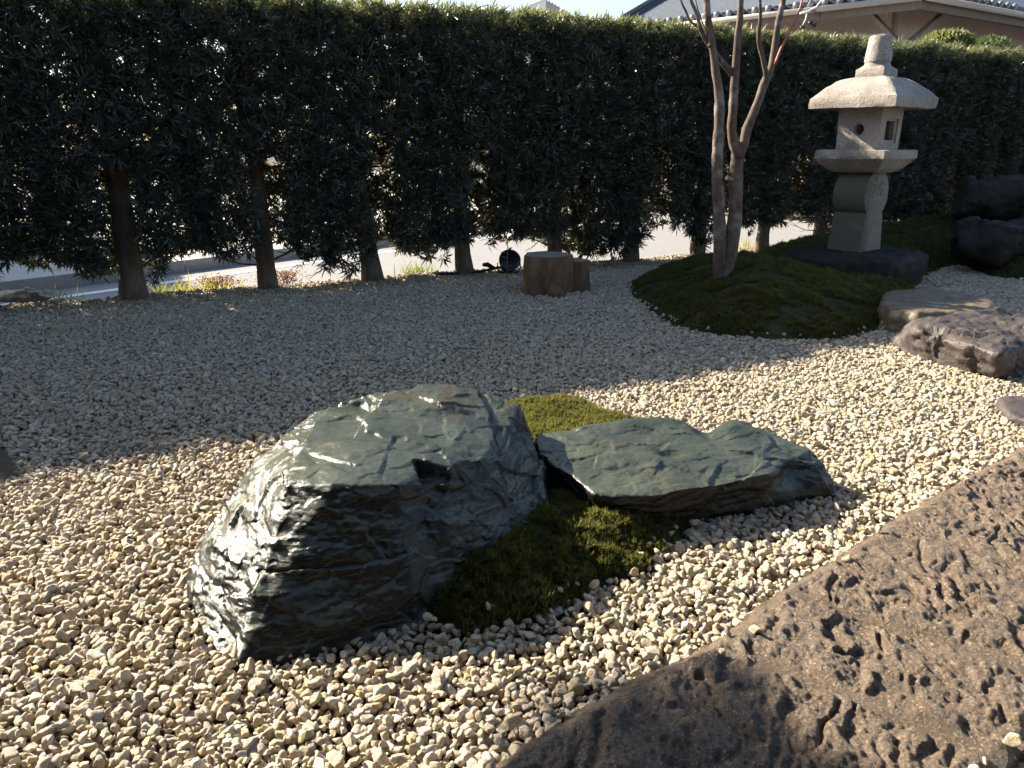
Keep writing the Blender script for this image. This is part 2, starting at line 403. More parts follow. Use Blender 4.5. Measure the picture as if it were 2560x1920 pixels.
# garden soil under gravel, moss and hedge, falling to the road behind the hedge
ts = np.linspace(-20, 30, 101); ns = np.array([-24, -7, -3, -1.5, -.6, 0, .35, .62, .82, 1.0, 1.4])
zs = np.array([-.05, -.05, -.05, -.05, -.05, -.05, -.06, -.10, -.20, -.34, -.50])
V, F = [], []
for i, t_ in enumerate(ts):
    for j, n_ in enumerate(ns):
        p = hpt(t_, n_); V.append((p.x, p.y, zs[j]+.015*math.sin(t_*3.1+j)))
for i in range(len(ts)-1):
    for j in range(len(ns)-1):
        a = i*len(ns)+j; F.append([a, a+len(ns), a+len(ns)+1, a+1])
tag(obj('garden_soil', mesh_np('garden_soil', np.array(V), np.array(F)), M['soil']), 'dark garden soil under the gravel and the hedge', kind='structure')

# ------------------------------------------------------------------ outlines on the ground
def polyG(pts, z=0.0): return [G(u, v, z) for u, v in pts]
def smooth_poly(P, n):
    P = [Vector((p[0], p[1], 0)) for p in P]; m = len(P); out = []
    for k in range(n):
        f = k/n*m; i = int(f); t = f-i
        p0, p1, p2, p3 = P[(i-1) % m], P[i % m], P[(i+1) % m], P[(i+2) % m]
        out.append(0.5*((2*p1)+(p2-p0)*t+(2*p0-5*p1+4*p2-p3)*t*t+(3*p1-p0-3*p2+p3)*t**3))
    return out
SLABZ = 0.045
slab_poly = [G(u, v, SLABZ) for u, v in [(1120, 2010), (1190, 1945), (1270, 1880), (1454, 1768), (1589, 1692), (1707, 1637), (1812, 1578), (1895, 1513), (1989, 1455), (2094, 1390), (2230, 1302), (2365, 1220), (2560, 1112), (2660, 1062)]]
slab_poly += [Vector((2.05, 2.30, SLABZ)), Vector((1.98, 1.75, SLABZ)), G(2640, 1745, SLABZ), G(2560, 1832, SLABZ), G(2525, 1868, SLABZ), G(2490, 1905, SLABZ), G(2430, 1990, SLABZ), Vector((.55, .85, SLABZ)), Vector((.2, .9, SLABZ))]
mound_poly = smooth_poly(polyG([(1566, 719), (1601, 767), (1687, 817), (1781, 839), (1876, 849), (1971, 855), (2070, 852), (2161, 836), (2240, 803)])
                         + [Vector((2.95, 5.75, 0)), Vector((2.75, 6.7, 0)), Vector((2.3, 7.45, 0)), Vector((1.75, 7.5, 0)), Vector((1.25, 7.1, 0))], 90)
bank_poly = smooth_poly([Vector((2.05, 6.35, 0)), Vector((2.75, 5.65, 0)), Vector((3.05, 5.72, 0)), G(2290, 716), G(2310, 700), G(2345, 678), G(2400, 668), Vector((4.4, 6.85, 0)), Vector((5.6, 6.8, 0)), Vector((7.2, 8.0, 0)), Vector((7.4, 10.2, 0)), Vector((5.6, 9.55, 0)), Vector((3.6, 8.75, 0)), Vector((2.4, 8.0, 0))], 90)
rockmoss_poly = smooth_poly(polyG([(1130, 1583), (1210, 1576), (1336, 1551), (1453, 1501), (1525, 1465), (1598, 1438), (1634, 1411), (1679, 1375), (1724, 1347), (1757, 1308)])
                            + [Vector((.62, 2.40, 0)), Vector((.35, 2.45, 0)), Vector((.05, 2.40, 0)), Vector((-.2, 2.1, 0)), Vector((-.32, 1.75, 0))], 70)
backmoss_poly = smooth_poly(polyG([(1250, 1012), (1300, 1000), (1380, 994), (1453, 996), (1510, 1018), (1570, 1040), (1625, 1060)], .03) + [Vector((.45, 2.5, 0)), Vector((.15, 2.35, 0)), Vector((-.02, 2.45, 0))], 50)
soilbed_poly = smooth_poly([Vector((-3.05+1.28*math.cos(a)*(1+.06*math.sin(3*a)), 2.25+1.0*math.sin(a), 0)) for a in np.linspace(0, 2*math.pi, 16, endpoint=False)], 60)

# ------------------------------------------------------------------ rocks
def facets(V, N, seed, cell, amp, tilt, stretch):
    "broken faces: every cell of the surface is pushed in or out and tilted by its own amount"
    r = rng(seed); Q = V*np.array(stretch)+.25*cell*np.stack([fbm(V, 1.2/cell, 2, seed+i) for i in range(3)], 1)
    lo, hi = Q.min(0), Q.max(0); ns = int(np.clip(np.prod((hi-lo)/cell), 20, 700)); Sd = r.uniform(lo, hi, (ns, 3))
    best = np.zeros(len(Q), int); SdT = Sd.T.astype(np.float32); S2 = (Sd**2).sum(1).astype(np.float32)
    for a in range(0, len(Q), 4000):
        q = Q[a:a+4000].astype(np.float32); best[a:a+4000] = (S2-2*(q @ SdT)).argmin(1)
    o = r.normal(0, 1, ns)[best]; g = r.normal(0, 1, (ns, 3))[best]
    d = amp*o+tilt*(g*(Q-Sd[best])).sum(1)
    return V+N*np.clip(d, -2.2*amp, 2.2*amp)[:, None]
def rock(pts, voxel, seed, disp, name, smooth=2, lam=None, extra=None, fac=()):
    bm = bmesh.new()
    for p in pts: bm.verts.new(p)
    r = bmesh.ops.convex_hull(bm, input=bm.verts)
    bmesh.ops.delete(bm, geom=list({g for g in r['geom_interior']+r['geom_unused'] if isinstance(g, bmesh.types.BMVert)}), context='VERTS')
    me = bpy.data.meshes.new('hull'); bm.to_mesh(me); bm.free()
    me = evaluated(me, [('REMESH', dict(mode='VOXEL', voxel_size=voxel, use_smooth_shade=True)), ('SMOOTH', dict(factor=.5, iterations=smooth))])
    me.name = name
    V = get_co(me); N = get_no(me)
    for sc_, amp, oc, gain in disp:
        V = V+N*(amp*fbm(V, sc_, oc, seed+int(sc_*10), gain))[:, None]
    for cell, amp, tilt, stretch in fac: V = facets(V, N, seed+int(cell*1000), cell, amp, tilt, stretch)
    if lam:                                                # foliation: thin plates that stand out unevenly on the flanks
        ax, step, amp, warp = lam
        ax = np.array(Vector(ax).normalized()); h = V @ ax+warp*fbm(V, 4.0, 3, seed+91)
        k = np.floor(h/step); f = h/step-k
        ro = _hash(k.astype(np.int64), (k*0).astype(np.int64), (k*0).astype(np.int64), seed)
        flank = 1-np.abs(N @ ax)
        V = V+(N-np.outer(N @ ax, ax))*((amp*(.6*ro+.9*(f-.5))*np.clip(.5+1.2*fbm(V, 5.0, 3, seed+55), 0, 1.3)*flank))[:, None]
    if extra: V = extra(V, N)
    set_co(me, V)
    me.polygons.foreach_set('use_smooth', np.ones(len(me.polygons), bool)); me.materials.clear()
    return me

# the tall wet stone
big_pts = [G(469, 1490), G(480, 1561), G(566, 1640), G(584, 1678), G(700, 1668), G(778, 1652), G(872, 1622), G(1046, 1581), G(1245, 1470),
           Vector((.14, 2.02, 0)), Vector((.16, 2.3, 0)), Vector((.05, 2.75, 0)), Vector((-.4, 2.80, 0)), Vector((-.78, 2.6, 0)), Vector((-.93, 2.15, 0))]
big_pts = big_pts+[p+Vector((0, 0, -.12)) for p in big_pts]
big_pts += [G(485, 1397, .055), G(574, 1285, .135), G(640, 1152, .220), G(708, 1100, .275), G(722, 1222, .300), G(658, 1310, .218), G(604, 1450, .10), G(578, 1590, .03),
            G(830, 1212, .316), G(997, 1206, .304), G(1046, 1170, .310), G(1196, 1150, .282), G(1275, 1062, .280),
            G(788, 1043, .310), G(897, 1010, .325), G(987, 986, .335), G(1110, 986, .325), G(1245, 998, .300), G(1298, 1020, .275),
            G(1340, 1124, .205), G(1362, 1218, .125), G(1365, 1290, .06)]
def big_extra(V, N):
    # ledge: the rear of the top is one plate higher, its broken edge wandering across
    V = V.copy(); topm = sstep(.17, .22, V[:, 2])
    wan = .045*fbm(V*np.array([1, 1, 0]), 7, 4, 5)+.012*fbm(V*np.array([1, 1, 0]), 30, 3, 6)
    brk = np.clip(.6+1.2*fbm(V*np.array([1, 1, 0]), 5, 2, 16), 0, 1.2)
    d1_ = V[:, 1]-(2.36-.12*(V[:, 0]+.3))+1.3*wan
    V[:, 2] += .022*sstep(-.022, .022, d1_)*topm*sstep(-.68, -.55, V[:, 0])*(.4+.6*brk)
    d2_ = V[:, 1]-(2.08+.42*(V[:, 0]+.25))+1.8*wan
    V[:, 2] += .008*sstep(-.016, .016, d2_)*topm*brk
    d3_ = V[:, 1]-(1.98-.65*(V[:, 0]+.10))+1.6*wan
    V[:, 2] -= .010*sstep(.014, -.014, d3_)*topm*brk*(V[:, 0] > -.35)
    d4_ = V[:, 0]-(-.06-.25*(V[:, 1]-2.3))+wan
    V[:, 2] -= .016*sstep(-.014, .014, d4_)*topm
    # notch in the front rim
    c = np.array(G(1080, 1172, .305)); jx = V[:, 0]-c[0]+.030*fbm(V, 22, 3, 44)+.25*(V[:, 1]-c[1]); jy = V[:, 1]-c[1]-.045+.030*fbm(V, 20, 3, 45)
    w = sstep(.050, .036, np.abs(jx))*sstep(.010, -.010, jy)
    fl_ = c[2]-.046+.10*np.clip(jy, -.2, 0)*0+.004*fbm(V, 40, 2, 46)
    V[:, 2] = np.where(V[:, 2] > fl_, V[:, 2]*(1-w)+fl_*w, V[:, 2])
    gx = c[0]+.02*np.sin(V[:, 2]*20); w = np.exp(-((V[:, 0]-gx)/.04)**2)*sstep(0.03, .12, V[:, 2])*sstep(.27, .22, V[:, 2])*sstep(2.0, 1.9, V[:, 1]); V[:, 1] += .018*w
    # ragged broken flakes on the shaded front
    fr = sstep(-.15, -.5, N[:, 1])
    fl = fbm(V*np.array([1, 1, 2.6]), 6, 4, 25); V[:, 1] -= fr*(.014*np.round(fl*3)/3+.006*fl)
    return V
def local(me, origin):
    set_co(me, get_co(me)-np.array(origin)); return me
o_ = Vector((-.4, 2.05, 0))
me = local(rock(big_pts, .0050, 3, [(2.6, .016, 3, .40), (8, .003, 3, .5), (34, .0022, 4, .6)], 'boulder', 1, ((.10, -.18, 1), .022, .008, .05), big_extra, [(.24, .0040, .03, (1, 1, 2.2)), (.10, .0010, .022, (1, 1.2, 3.2)), (.04, .0006, .03, (1, 1.2, 3.0))]), o_)
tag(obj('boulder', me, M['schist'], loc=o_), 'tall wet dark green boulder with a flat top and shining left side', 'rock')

low_pts = [G(1336, 1150, .10), G(1345, 1130, .16), G(1449, 1192, .145), G(1489, 1236, .135), G(1534, 1248, .125), G(1634, 1241, .125), G(1765, 1222, .125), G(1923, 1190, .125), G(1985, 1180, .10),
           G(1336, 1080, .19), G(1471, 1066, .20), G(1607, 1048, .205), G(1688, 1052, .20), G(1833, 1052, .19), G(1892, 1066, .175), G(2027, 1123, .135), G(2068, 1160, .10), G(2091, 1214, .045)]
lb = [G(1742, 1312), G(1788, 1300), G(1950, 1264), G(2086, 1246), Vector((1.14, 2.5, 0)), Vector((1.0, 2.78, 0)), Vector((.5, 2.8, 0)), Vector((.12, 2.7, 0)), Vector((.1, 2.45, 0)), Vector((.28, 2.2, 0)), Vector((.45, 2.2, 0))]
low_pts += lb+[p+Vector((0, 0, -.1)) for p in lb]
def low_extra(V, N):
    V = V.copy(); top = sstep(.06, .12, V[:, 2])
    # dip in the rear outline between two swells
    c = G(1761, 1067, .18); w = np.exp(-((V[:, 0]-c.x)/.07)**2)*sstep(2.4, 2.62, V[:, 1]); V[:, 2] -= .035*w*top; V[:, 1] -= .05*w
    # raised quartz-like ridge running from upper left to lower right
    a = np.array(G(1400, 1095, .17))[:2]; b = np.array(G(1615, 1222, .15))[:2]; ab = (b-a)/np.linalg.norm(b-a); q = V[:, :2]-a
    s = q @ ab; dd = q[:, 0]*(-ab[1])+q[:, 1]*ab[0]+.015*np.sin(s*14)
    V[:, 2] += .007*np.exp(-(dd/.020)**2)*sstep(-.05, .05, s)*sstep(.42, .36, s)*top*np.clip(.6+1.5*fbm(V, 12, 2, 71), 0, 1.3)
    V[:, 2] += .007*sstep(-.02, .02, dd-.06-.04*np.sin(s*6))*top
    # hollow near the middle and a chipped shoulder on the right
    c = np.array(G(1675, 1132, .17)); d = (V-c)/np.array([.05, .025, .1]); w = np.exp(-(d**2).sum(1)); V[:, 2] -= .022*w
    c = np.array(G(1985, 1190, .09)); d = (V-c)/np.array([.09, .08, .035]); w = np.exp(-(d**2).sum(1)); V[:, 1] += .05*w; V[:, 0] -= .02*w
    return V
o_ = Vector((.6, 2.45, 0))
me = local(rock(low_pts, .0052, 8, [(3.0, .016, 3, .40), (9, .003, 3, .5), (34, .0020, 4, .6)], 'boulder', 1, ((-.05, -.12, 1), .022, .008, .04), low_extra, [(.24, .0028, .02, (1, 1, 2.2)), (.10, .0010, .020, (1, 1.6, 3.2)), (.04, .0006, .03, (1, 1.2, 3.0))]), o_)
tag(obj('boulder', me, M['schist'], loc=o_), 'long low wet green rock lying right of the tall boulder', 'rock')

# dark block at the right edge
bp = [G(2276, 852), G(2299, 898), G(2363, 908), G(2492, 942), G(2532, 940), Vector((2.98, 4.02, 0)), Vector((3.3, 4.3, 0)), Vector((3.1, 4.75, 0)), Vector((2.5, 4.75, 0)), Vector((2.27, 4.5, 0))]
bp += [p+Vector((0, 0, -.1)) for p in bp]+[G(2281, 799, .175), G(2302, 787, .205), G(2411, 793, .20), G(2520, 799, .20), G(2292, 826, .165), G(2369, 836, .175), G(2465, 866, .165), G(2493, 884, .15), Vector((2.95, 4.1, .17)), Vector((3.15, 4.35, .17)), Vector((3.0, 4.65, .19))]
def blk_extra(V, N):
    V = V.copy(); c = np.array(G(2366, 880, .09)); d = (V-c)/np.array([.035, .09, .12]); w = np.exp(-(d**2).sum(1)); V[:, 1] += .07*w
    a = np.array(G(2395, 833, .18)); w = np.exp(-((V[:, 1]-a[1]-.02*np.sin(V[:, 0]*25))/.012)**2)*sstep(2.45, 2.5, V[:, 0])*sstep(2.75, 2.7, V[:, 0])*sstep(.13, .16, V[:, 2]); V[:, 2] -= .02*w
    return V
o_ = Vector((2.65, 4.3, 0))
me = local(rock(bp, .014, 21, [(4, .03, 3, .5), (12, .018, 4, .55), (40, .007, 3, .6)], 'boulder', 0, ((.2, -.1, 1), .05, .010, .05), blk_extra, [(.22, .008, .07, (1, 1, 1.4)), (.08, .0025, .06, (1, 1, 1.5))]), o_)
tag(obj('boulder', me, M['dark_rock'], loc=o_), 'angular brown grey block of rock in front of the tan stepping stone', 'rock')

# tan flat stepping stone
tp = [G(u, v, .15) for u, v in [(2206, 754), (2215, 728), (2305, 718), (2396, 731), (2462, 741), (2484, 753), (2478, 770), (2392, 780), (2300, 782), (2230, 772)]]
cx = sum((p for p in tp), Vector())/len(tp)
tb = [Vector((cx.x+(p.x-cx.x)*1.0, cx.y+(p.y-cx.y)*1.0, -.06)) for p in tp]
tm = [Vector((cx.x+(p.x-cx.x)*1.06, cx.y+(p.y-cx.y)*1.06, .09)) for p in tp]
o_ = Vector((cx.x, cx.y, 0))
me = local(rock(tp+tb+tm, .014, 33, [(4, .012, 3, .5), (14, .012, 4, .55), (45, .006, 3, .6)], 'stepping_stone', 2), o_)
tag(obj('stepping_stone', me, M['tan_rock'], loc=o_), 'flat tan stepping stone striped by branch shadows', 'stepping stone')

# flat dark stone that carries the lantern
LX, LY, LZ = 2.96, 6.75, 0.285
fp = []
for k in range(14):
    a = 2*math.pi*k/14; r1 = .56+.06*math.sin(2*a+1)+.03*math.cos(5*a)
    for rr, z in ((.86, LZ+.0), (1.0, LZ-.05), (1.02, LZ-.14), (.95, -.02)): fp.append(Vector((LX-.03+1.02*r1*rr*math.cos(a), LY-.06+.85*r1*rr*math.sin(a), z)))
o_ = Vector((LX, LY, 0))
me = local(rock(fp, .018, 41, [(4, .02, 3, .5), (12, .016, 4, .55), (40, .006, 3, .6)], 'base_stone', 2, ((.1, 0, 1), .04, .012, .04)), o_)
V = get_co(me); w = np.exp(-((V[:, 0]/.24)**2+(V[:, 1]/.24)**2)**2); top = sstep(.15, .22, V[:, 2]); V[:, 2] = V[:, 2]*(1-w*top)+(LZ-.004)*w*top; set_co(me, V)
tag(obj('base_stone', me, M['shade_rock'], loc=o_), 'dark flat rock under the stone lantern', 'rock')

def blob_rock(c, dims, seed, mat, label, vox=.025, rot=0):
    R = random.Random(seed); pts = []
    for k in range(26):
        a = R.uniform(0, 6.283); zz = R.uniform(-.9, 1); r = math.sqrt(max(0, 1-abs(zz)**3.2))*R.uniform(.72, 1.08)
        pts.append(Vector((math.cos(a)*r*dims[0], math.sin(a)*r*dims[1], (zz*.5+.5)*dims[2])))
    me = rock(pts, vox, seed, [(3, .05*dims[2]/.4, 3, .5), (8, .018, 4, .6), (30, .006, 3, .6)], 'boulder', 0, ((.1, .1, 1), .06, .012, .06), None, [(.28, .012, .07, (1, 1, 1.3)), (.10, .004, .07, (1, 1, 1.4))])
    o = obj('boulder', me, mat, loc=c); o.rotation_euler = (0, 0, rot)
    return tag(o, label, 'rock')
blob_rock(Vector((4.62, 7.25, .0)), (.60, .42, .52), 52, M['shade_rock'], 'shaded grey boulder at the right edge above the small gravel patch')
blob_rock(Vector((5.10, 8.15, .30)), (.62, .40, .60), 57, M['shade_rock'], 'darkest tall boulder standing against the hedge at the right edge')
blob_rock(G(40, 775, -.08)+Vector((-.1, .25, 0)), (.30, .20, .13), 61, M['grey_rock'], 'sunlit grey verge stone behind the left end of the gravel', .02)

# chiselled slab in the right foreground
def slab_mesh(poly, name):
    P2 = np.array([(p.x, p.y) for p in poly]); c = P2.mean(0)
    x0, y0 = P2.min(0)-.01; x1, y1 = P2.max(0)+.01; st = .0048
    nx, ny = int((x1-x0)/st)+1, int((y1-y0)/st)+1
    X, Y = np.meshgrid(x0+np.arange(nx)*st, y0+np.arange(ny)*st, indexing='ij')
    P = np.stack([X.ravel(), Y.ravel(), np.zeros(nx*ny)], 1)
    ins = inside(P, poly); d = edge_dist(P, poly); sd = np.where(ins, d, -d)
    wob = .016*fbm(P, 5, 4, 4, .6)+.005*fbm(P, 40, 2, 6); sd = sd+wob
    keep = sd > -.012
    # rows of chisel scoops running across, broken up
    e = np.array((HD.x, HD.y)); th = math.radians(-14); e = np.array((math.cos(th), math.sin(th))); f_ = np.array((-e[1], e[0]))
    wp = P[:, :2]+np.stack([fbm(P, 5, 3, 11), fbm(P, 5, 3, 12)], 1)*.085+np.stack([fbm(P, 17, 2, 13), fbm(P, 17, 2, 14)], 1)*.02
    s, q = wp @ e, wp @ f_
    row = q/.135; kr = np.floor(row); frr = row-kr
    rip = np.abs(np.sin((s/.058+1.7*_hash(kr.astype(np.int64), kr.astype(np.int64)*0, kr.astype(np.int64)*0, 3))*math.pi+frr*.9))
    rip = 1-(1-rip)**1.6
    brk = np.clip(.95+.9*fbm(P, 7, 3, 21), .25, 1.3)
    an = fbm(np.stack([s/.045, q/.10, s*0], 1), 1.0, 3, 23, .55)
    def scoops(a_, b_, sd):
        A_, B_ = s/a_, q/b_; ia, ib = np.floor(A_).astype(np.int64), np.floor(B_).astype(np.int64); F1 = np.full(len(s), 9.); lev = np.zeros(len(s))
        for da in (-1, 0, 1):
            for db in (-1, 0, 1):
                ca, cb = ia+da, ib+db; z0 = ca*0
                d2 = (A_-ca-.5-.46*_hash(ca, cb, z0, sd))**2+(B_-cb-.5-.46*_hash(ca, cb, z0, sd+1))**2
                m = d2 < F1; F1 = np.where(m, d2, F1); lev = np.where(m, _hash(ca, cb, z0, sd+2), lev)
        return np.clip(F1, 0, 1.1), lev
    f1, l1 = scoops(.046, .125, 7); f2, l2 = scoops(.019, .032, 17)
    bl1 = np.abs(fbm(np.stack([s/.052, q/.120, s*0], 1), 1.0, 3, 83, .5)); bl2 = np.abs(fbm(np.stack([s/.026, q/.040, s*0], 1), 1.0, 2, 87, .5))
    crest = sstep(.02, .42, bl1)
    h = brk*(.0150*(crest-.45)-.0065*(f1-.30))+.0060*(bl2-.3)-.0030*(f2-.3)
    h += .007*fbm(P, 8, 3, 31)+.0044*fbm(P, 38, 3, 32)+.0036*fbm(P, 75, 2, 33)+.0022*fbm(P, 150, 1, 34)
    # smooth worn channels between the tooled rows
    for (a, b, w_) in [((1990, 1480), (2620, 1690), .020), ((1900, 1640), (2540, 1905), .026), ((2330, 1340), (2640, 1440), .014)]:
        A = np.array(G(*a, SLABZ))[:2]; B = np.array(G(*b, SLABZ))[:2]; ab = (B-A)/np.linalg.norm(B-A); qq = P[:, :2]-A
        dd = np.abs(qq[:, 0]*(-ab[1])+qq[:, 1]*ab[0]+.012*fbm(P, 6, 2, 51)); sl = qq @ ab
        w = np.exp(-(dd/w_)**4)*sstep(-.05, .06, sl); h = h*(1-w)+(-.010+.0012*fbm(P, 90, 2, 9))*w
    wp_ = np.exp(-(((P[:, 0]-G(2215, 1355, SLABZ).x)/.07)**2+((P[:, 1]-G(2215, 1355, SLABZ).y)/.035)**2)); h = h*(1-.85*wp_)-.006*wp_
    h = np.clip(h, -.022, .018)*(sstep(0, .05, sd)*.75+.25)
    z = SLABZ+h-.02*sstep(.03, -.012, sd)
    hn = np.clip((h+.014)/.028, 0, 1)
    idx = -np.ones(nx*ny, int); idx[keep] = np.arange(keep.sum())
    V = np.stack([P[:, 0], P[:, 1], z], 1)[keep]
    ii, jj = np.meshgrid(np.arange(nx-1), np.arange(ny-1), indexing='ij'); a = (ii*ny+jj).ravel()
    Q = np.stack([a, a+ny, a+ny+1, a+1], 1); Q = Q[keep[Q].all(1)]; Q = idx[Q]
    me = mesh_np(name, V, Q, attrs=dict(hgt=hn[keep]))
    bm = bmesh.new(); bm.from_mesh(me)
    be = [e for e in bm.edges if e.is_boundary]
    r = bmesh.ops.extrude_edge_only(bm, edges=be)
    for v in [g for g in r['geom'] if isinstance(g, bmesh.types.BMVert)]: v.co.z = -.10
    bmesh.ops.recalc_face_normals(bm, faces=bm.faces); bm.to_mesh(me); bm.free()
    me.polygons.foreach_set('use_smooth', np.ones(len(me.polygons), bool))
    return me
tag(obj('stone_slab', slab_mesh(slab_poly, 'stone_slab'), M['slab']), 'large brown chiselled stone slab in the right foreground', 'paving stone')
slab2 = smooth_poly([G(2545, 1010, SLABZ), G(2515, 1025, SLABZ), G(2575, 1045, SLABZ), Vector((2.35, 2.85, 0)), Vector((2.75, 3.05, 0)), Vector((2.6, 3.4, 0)), Vector((2.25, 3.4, 0))], 28)
o_ = Vector((2.35, 3.15, 0))
pp = [Vector((p.x, p.y, z)) for p in slab2 for z in (.04, -.08)]
me = local(rock(pp, .014, 71, [(6, .010, 3, .5), (20, .008, 4, .55), (45, .005, 3, .6)], 'stepping_stone', 1), o_)
tag(obj('stepping_stone', me, M['dark_rock'], loc=o_), 'flat brown stone just showing at the right edge amid sunlit gravel', 'stepping stone')

# ------------------------------------------------------------------ moss: raised ground plus shoots
def proto_collection(name, meshes):
    c = bpy.data.collections.new(name)
    for i, me in enumerate(meshes):
        o = bpy.data.objects.new('%s_%02d' % (name, i), me); c.objects.link(o)
    return c
def scatter(name, P, rot, scl, idx, coll, parent=None):
    me = bpy.data.meshes.new(name); me.vertices.add(len(P)); me.vertices.foreach_set('co', np.asarray(P, np.float32).ravel())
    for n, ty, a in (('rot', 'FLOAT_VECTOR', rot), ('scl', 'FLOAT_VECTOR', scl)):
        at = me.attributes.new(n, ty, 'POINT'); at.data.foreach_set('vector', np.asarray(a, np.float32).ravel())
    at = me.attributes.new('idx', 'INT', 'POINT'); at.data.foreach_set('value', np.asarray(idx, np.int32))
    o = obj(name, me, None, parent)
    ng = bpy.data.node_groups.new(name, 'GeometryNodeTree')
    ng.interface.new_socket('Geometry', in_out='INPUT', socket_type='NodeSocketGeometry'); ng.interface.new_socket('Geometry', in_out='OUTPUT', socket_type='NodeSocketGeometry')
    n = ng.nodes; gi = n.new('NodeGroupInput'); go = n.new('NodeGroupOutput')
    ci = n.new('GeometryNodeCollectionInfo'); ci.inputs['Collection'].default_value = coll
    ci.inputs['Separate Children'].default_value = True; ci.inputs['Reset Children'].default_value = True
    ip = n.new('GeometryNodeInstanceOnPoints'); ip.inputs['Pick Instance'].default_value = True
    def na(nm, ty):
        a = n.new('GeometryNodeInputNamedAttribute'); a.data_type = ty; a.inputs['Name'].default_value = nm; return a.outputs['Attribute']
    er = n.new('FunctionNodeEulerToRotation')
    L = ng.links.new
    L(gi.outputs[0], ip.inputs['Points']); L(ci.outputs[0], ip.inputs['Instance']); L(na('idx', 'INT'), ip.inputs['Instance Index'])
    L(na('rot', 'FLOAT_VECTOR'), er.inputs[0]); L(er.outputs[0], ip.inputs['Rotation']); L(na('scl', 'FLOAT_VECTOR'), ip.inputs['Scale'])
    L(ip.outputs[0], go.inputs[0])
    md = o.modifiers.new('scatter', 'NODES'); md.node_group = ng
    return o
def leaf_quads(base, dirs, side, length, width, rnd, bend=None):
    "diamond leaves: base, two flanks, tip -> V, F, rnd"
    n = len(base); L = length[:, None]; W = width[:, None]
    mid = base+dirs*L*.45
    up = np.cross(side, dirs)
    tip = base+dirs*L+(up*L*(bend[:, None] if bend is not None else 0))
    V = np.stack([base, mid-side*W*.5, tip, mid+side*W*.5], 1).reshape(-1, 3)
    F = np.arange(n*4).reshape(n, 4)
    return V, F, np.repeat(rnd, 4)
def unit(a): return a/(np.linalg.norm(a, axis=-1, keepdims=True)+1e-9)
def moss_protos():
    out = []
    for k in range(5):
        r = rng(500+k); n = 15
        az = r.uniform(0, 6.283, n); el = np.where(r.random(n) < .6, r.uniform(.25, .7, n), r.uniform(.8, 1.4, n))
        d = np.stack([np.cos(az)*np.cos(el), np.sin(az)*np.cos(el), np.sin(el)], 1)
        b = np.stack([r.normal(0, .12, n), r.normal(0, .12, n), r.uniform(0, .6, n)], 1)
        s = unit(np.cross(d, np.array([0, 0, 1.0])+.3*r.normal(0, 1, (n, 3))))
        V, F, rn = leaf_quads(b, d, s, r.uniform(.55, 1.0, n), r.uniform(.13, .22, n), np.full(n, r.random()), r.uniform(-.1, .25, n))
        me = mesh_np('moss_tuft', V, F, False, dict(rnd=np.clip(rn+np.repeat(r.normal(0, .15, n), 4), 0, 1))); me.materials.append(M['moss']); out.append(me)
    return proto_collection('moss_tuft', out)
MOSSC = moss_protos()
def height_mesh(name, poly, st, zf):
    P2 = np.array([(p[0], p[1]) for p in poly]); x0, y0 = P2.min(0)-.02; x1, y1 = P2.max(0)+.02
    nx, ny = int((x1-x0)/st)+2, int((y1-y0)/st)+2
    X, Y = np.meshgrid(x0+np.arange(nx)*st, y0+np.arange(ny)*st, indexing='ij')
    P = np.stack([X.ravel(), Y.ravel(), np.zeros(nx*ny)], 1)
    ins = inside(P, poly); d = edge_dist(P, poly); sd = np.where(ins, d, -d)
    keep = sd > -st*1.5
    z = zf(P, sd); idx = -np.ones(nx*ny, int); idx[keep] = np.arange(keep.sum())
    ii, jj = np.meshgrid(np.arange(nx-1), np.arange(ny-1), indexing='ij'); a = (ii*ny+jj).ravel()
    Q = np.stack([a, a+ny, a+ny+1, a+1], 1); Q = idx[Q[keep[Q].all(1)]]
    return mesh_np(name, np.stack([P[:, 0], P[:, 1], z], 1)[keep], Q)
def z_mound(P, sd):
    return np.where(sd > 0, .38*(1-np.exp(-np.clip(sd, 0, None)/.58)), sd*.5)+.020*fbm(P, 7, 4, 3)-.02
def z_bank(P, sd):
    h = np.clip(.24+.085*(P[:, 0]-2.6)+.05*(P[:, 1]-7), .12, .62)
    return np.where(sd > 0, h*(1-np.exp(-np.clip(sd, 0, None)/.30)), sd*.5)+.014*fbm(P, 4, 3, 5)-.02
def z_rockmoss(P, sd):
    return np.where(sd > 0, .125*(1-np.exp(-np.clip(sd, 0, None)/.16)), sd*.5)+.020*fbm(P, 13, 4, 7)-.012
def z_back(P, sd):
    return np.where(sd > 0, .085*(1-np.exp(-np.clip(sd, 0, None)/.07)), sd*.5)+.008*fbm(P, 9, 3, 8)-.01
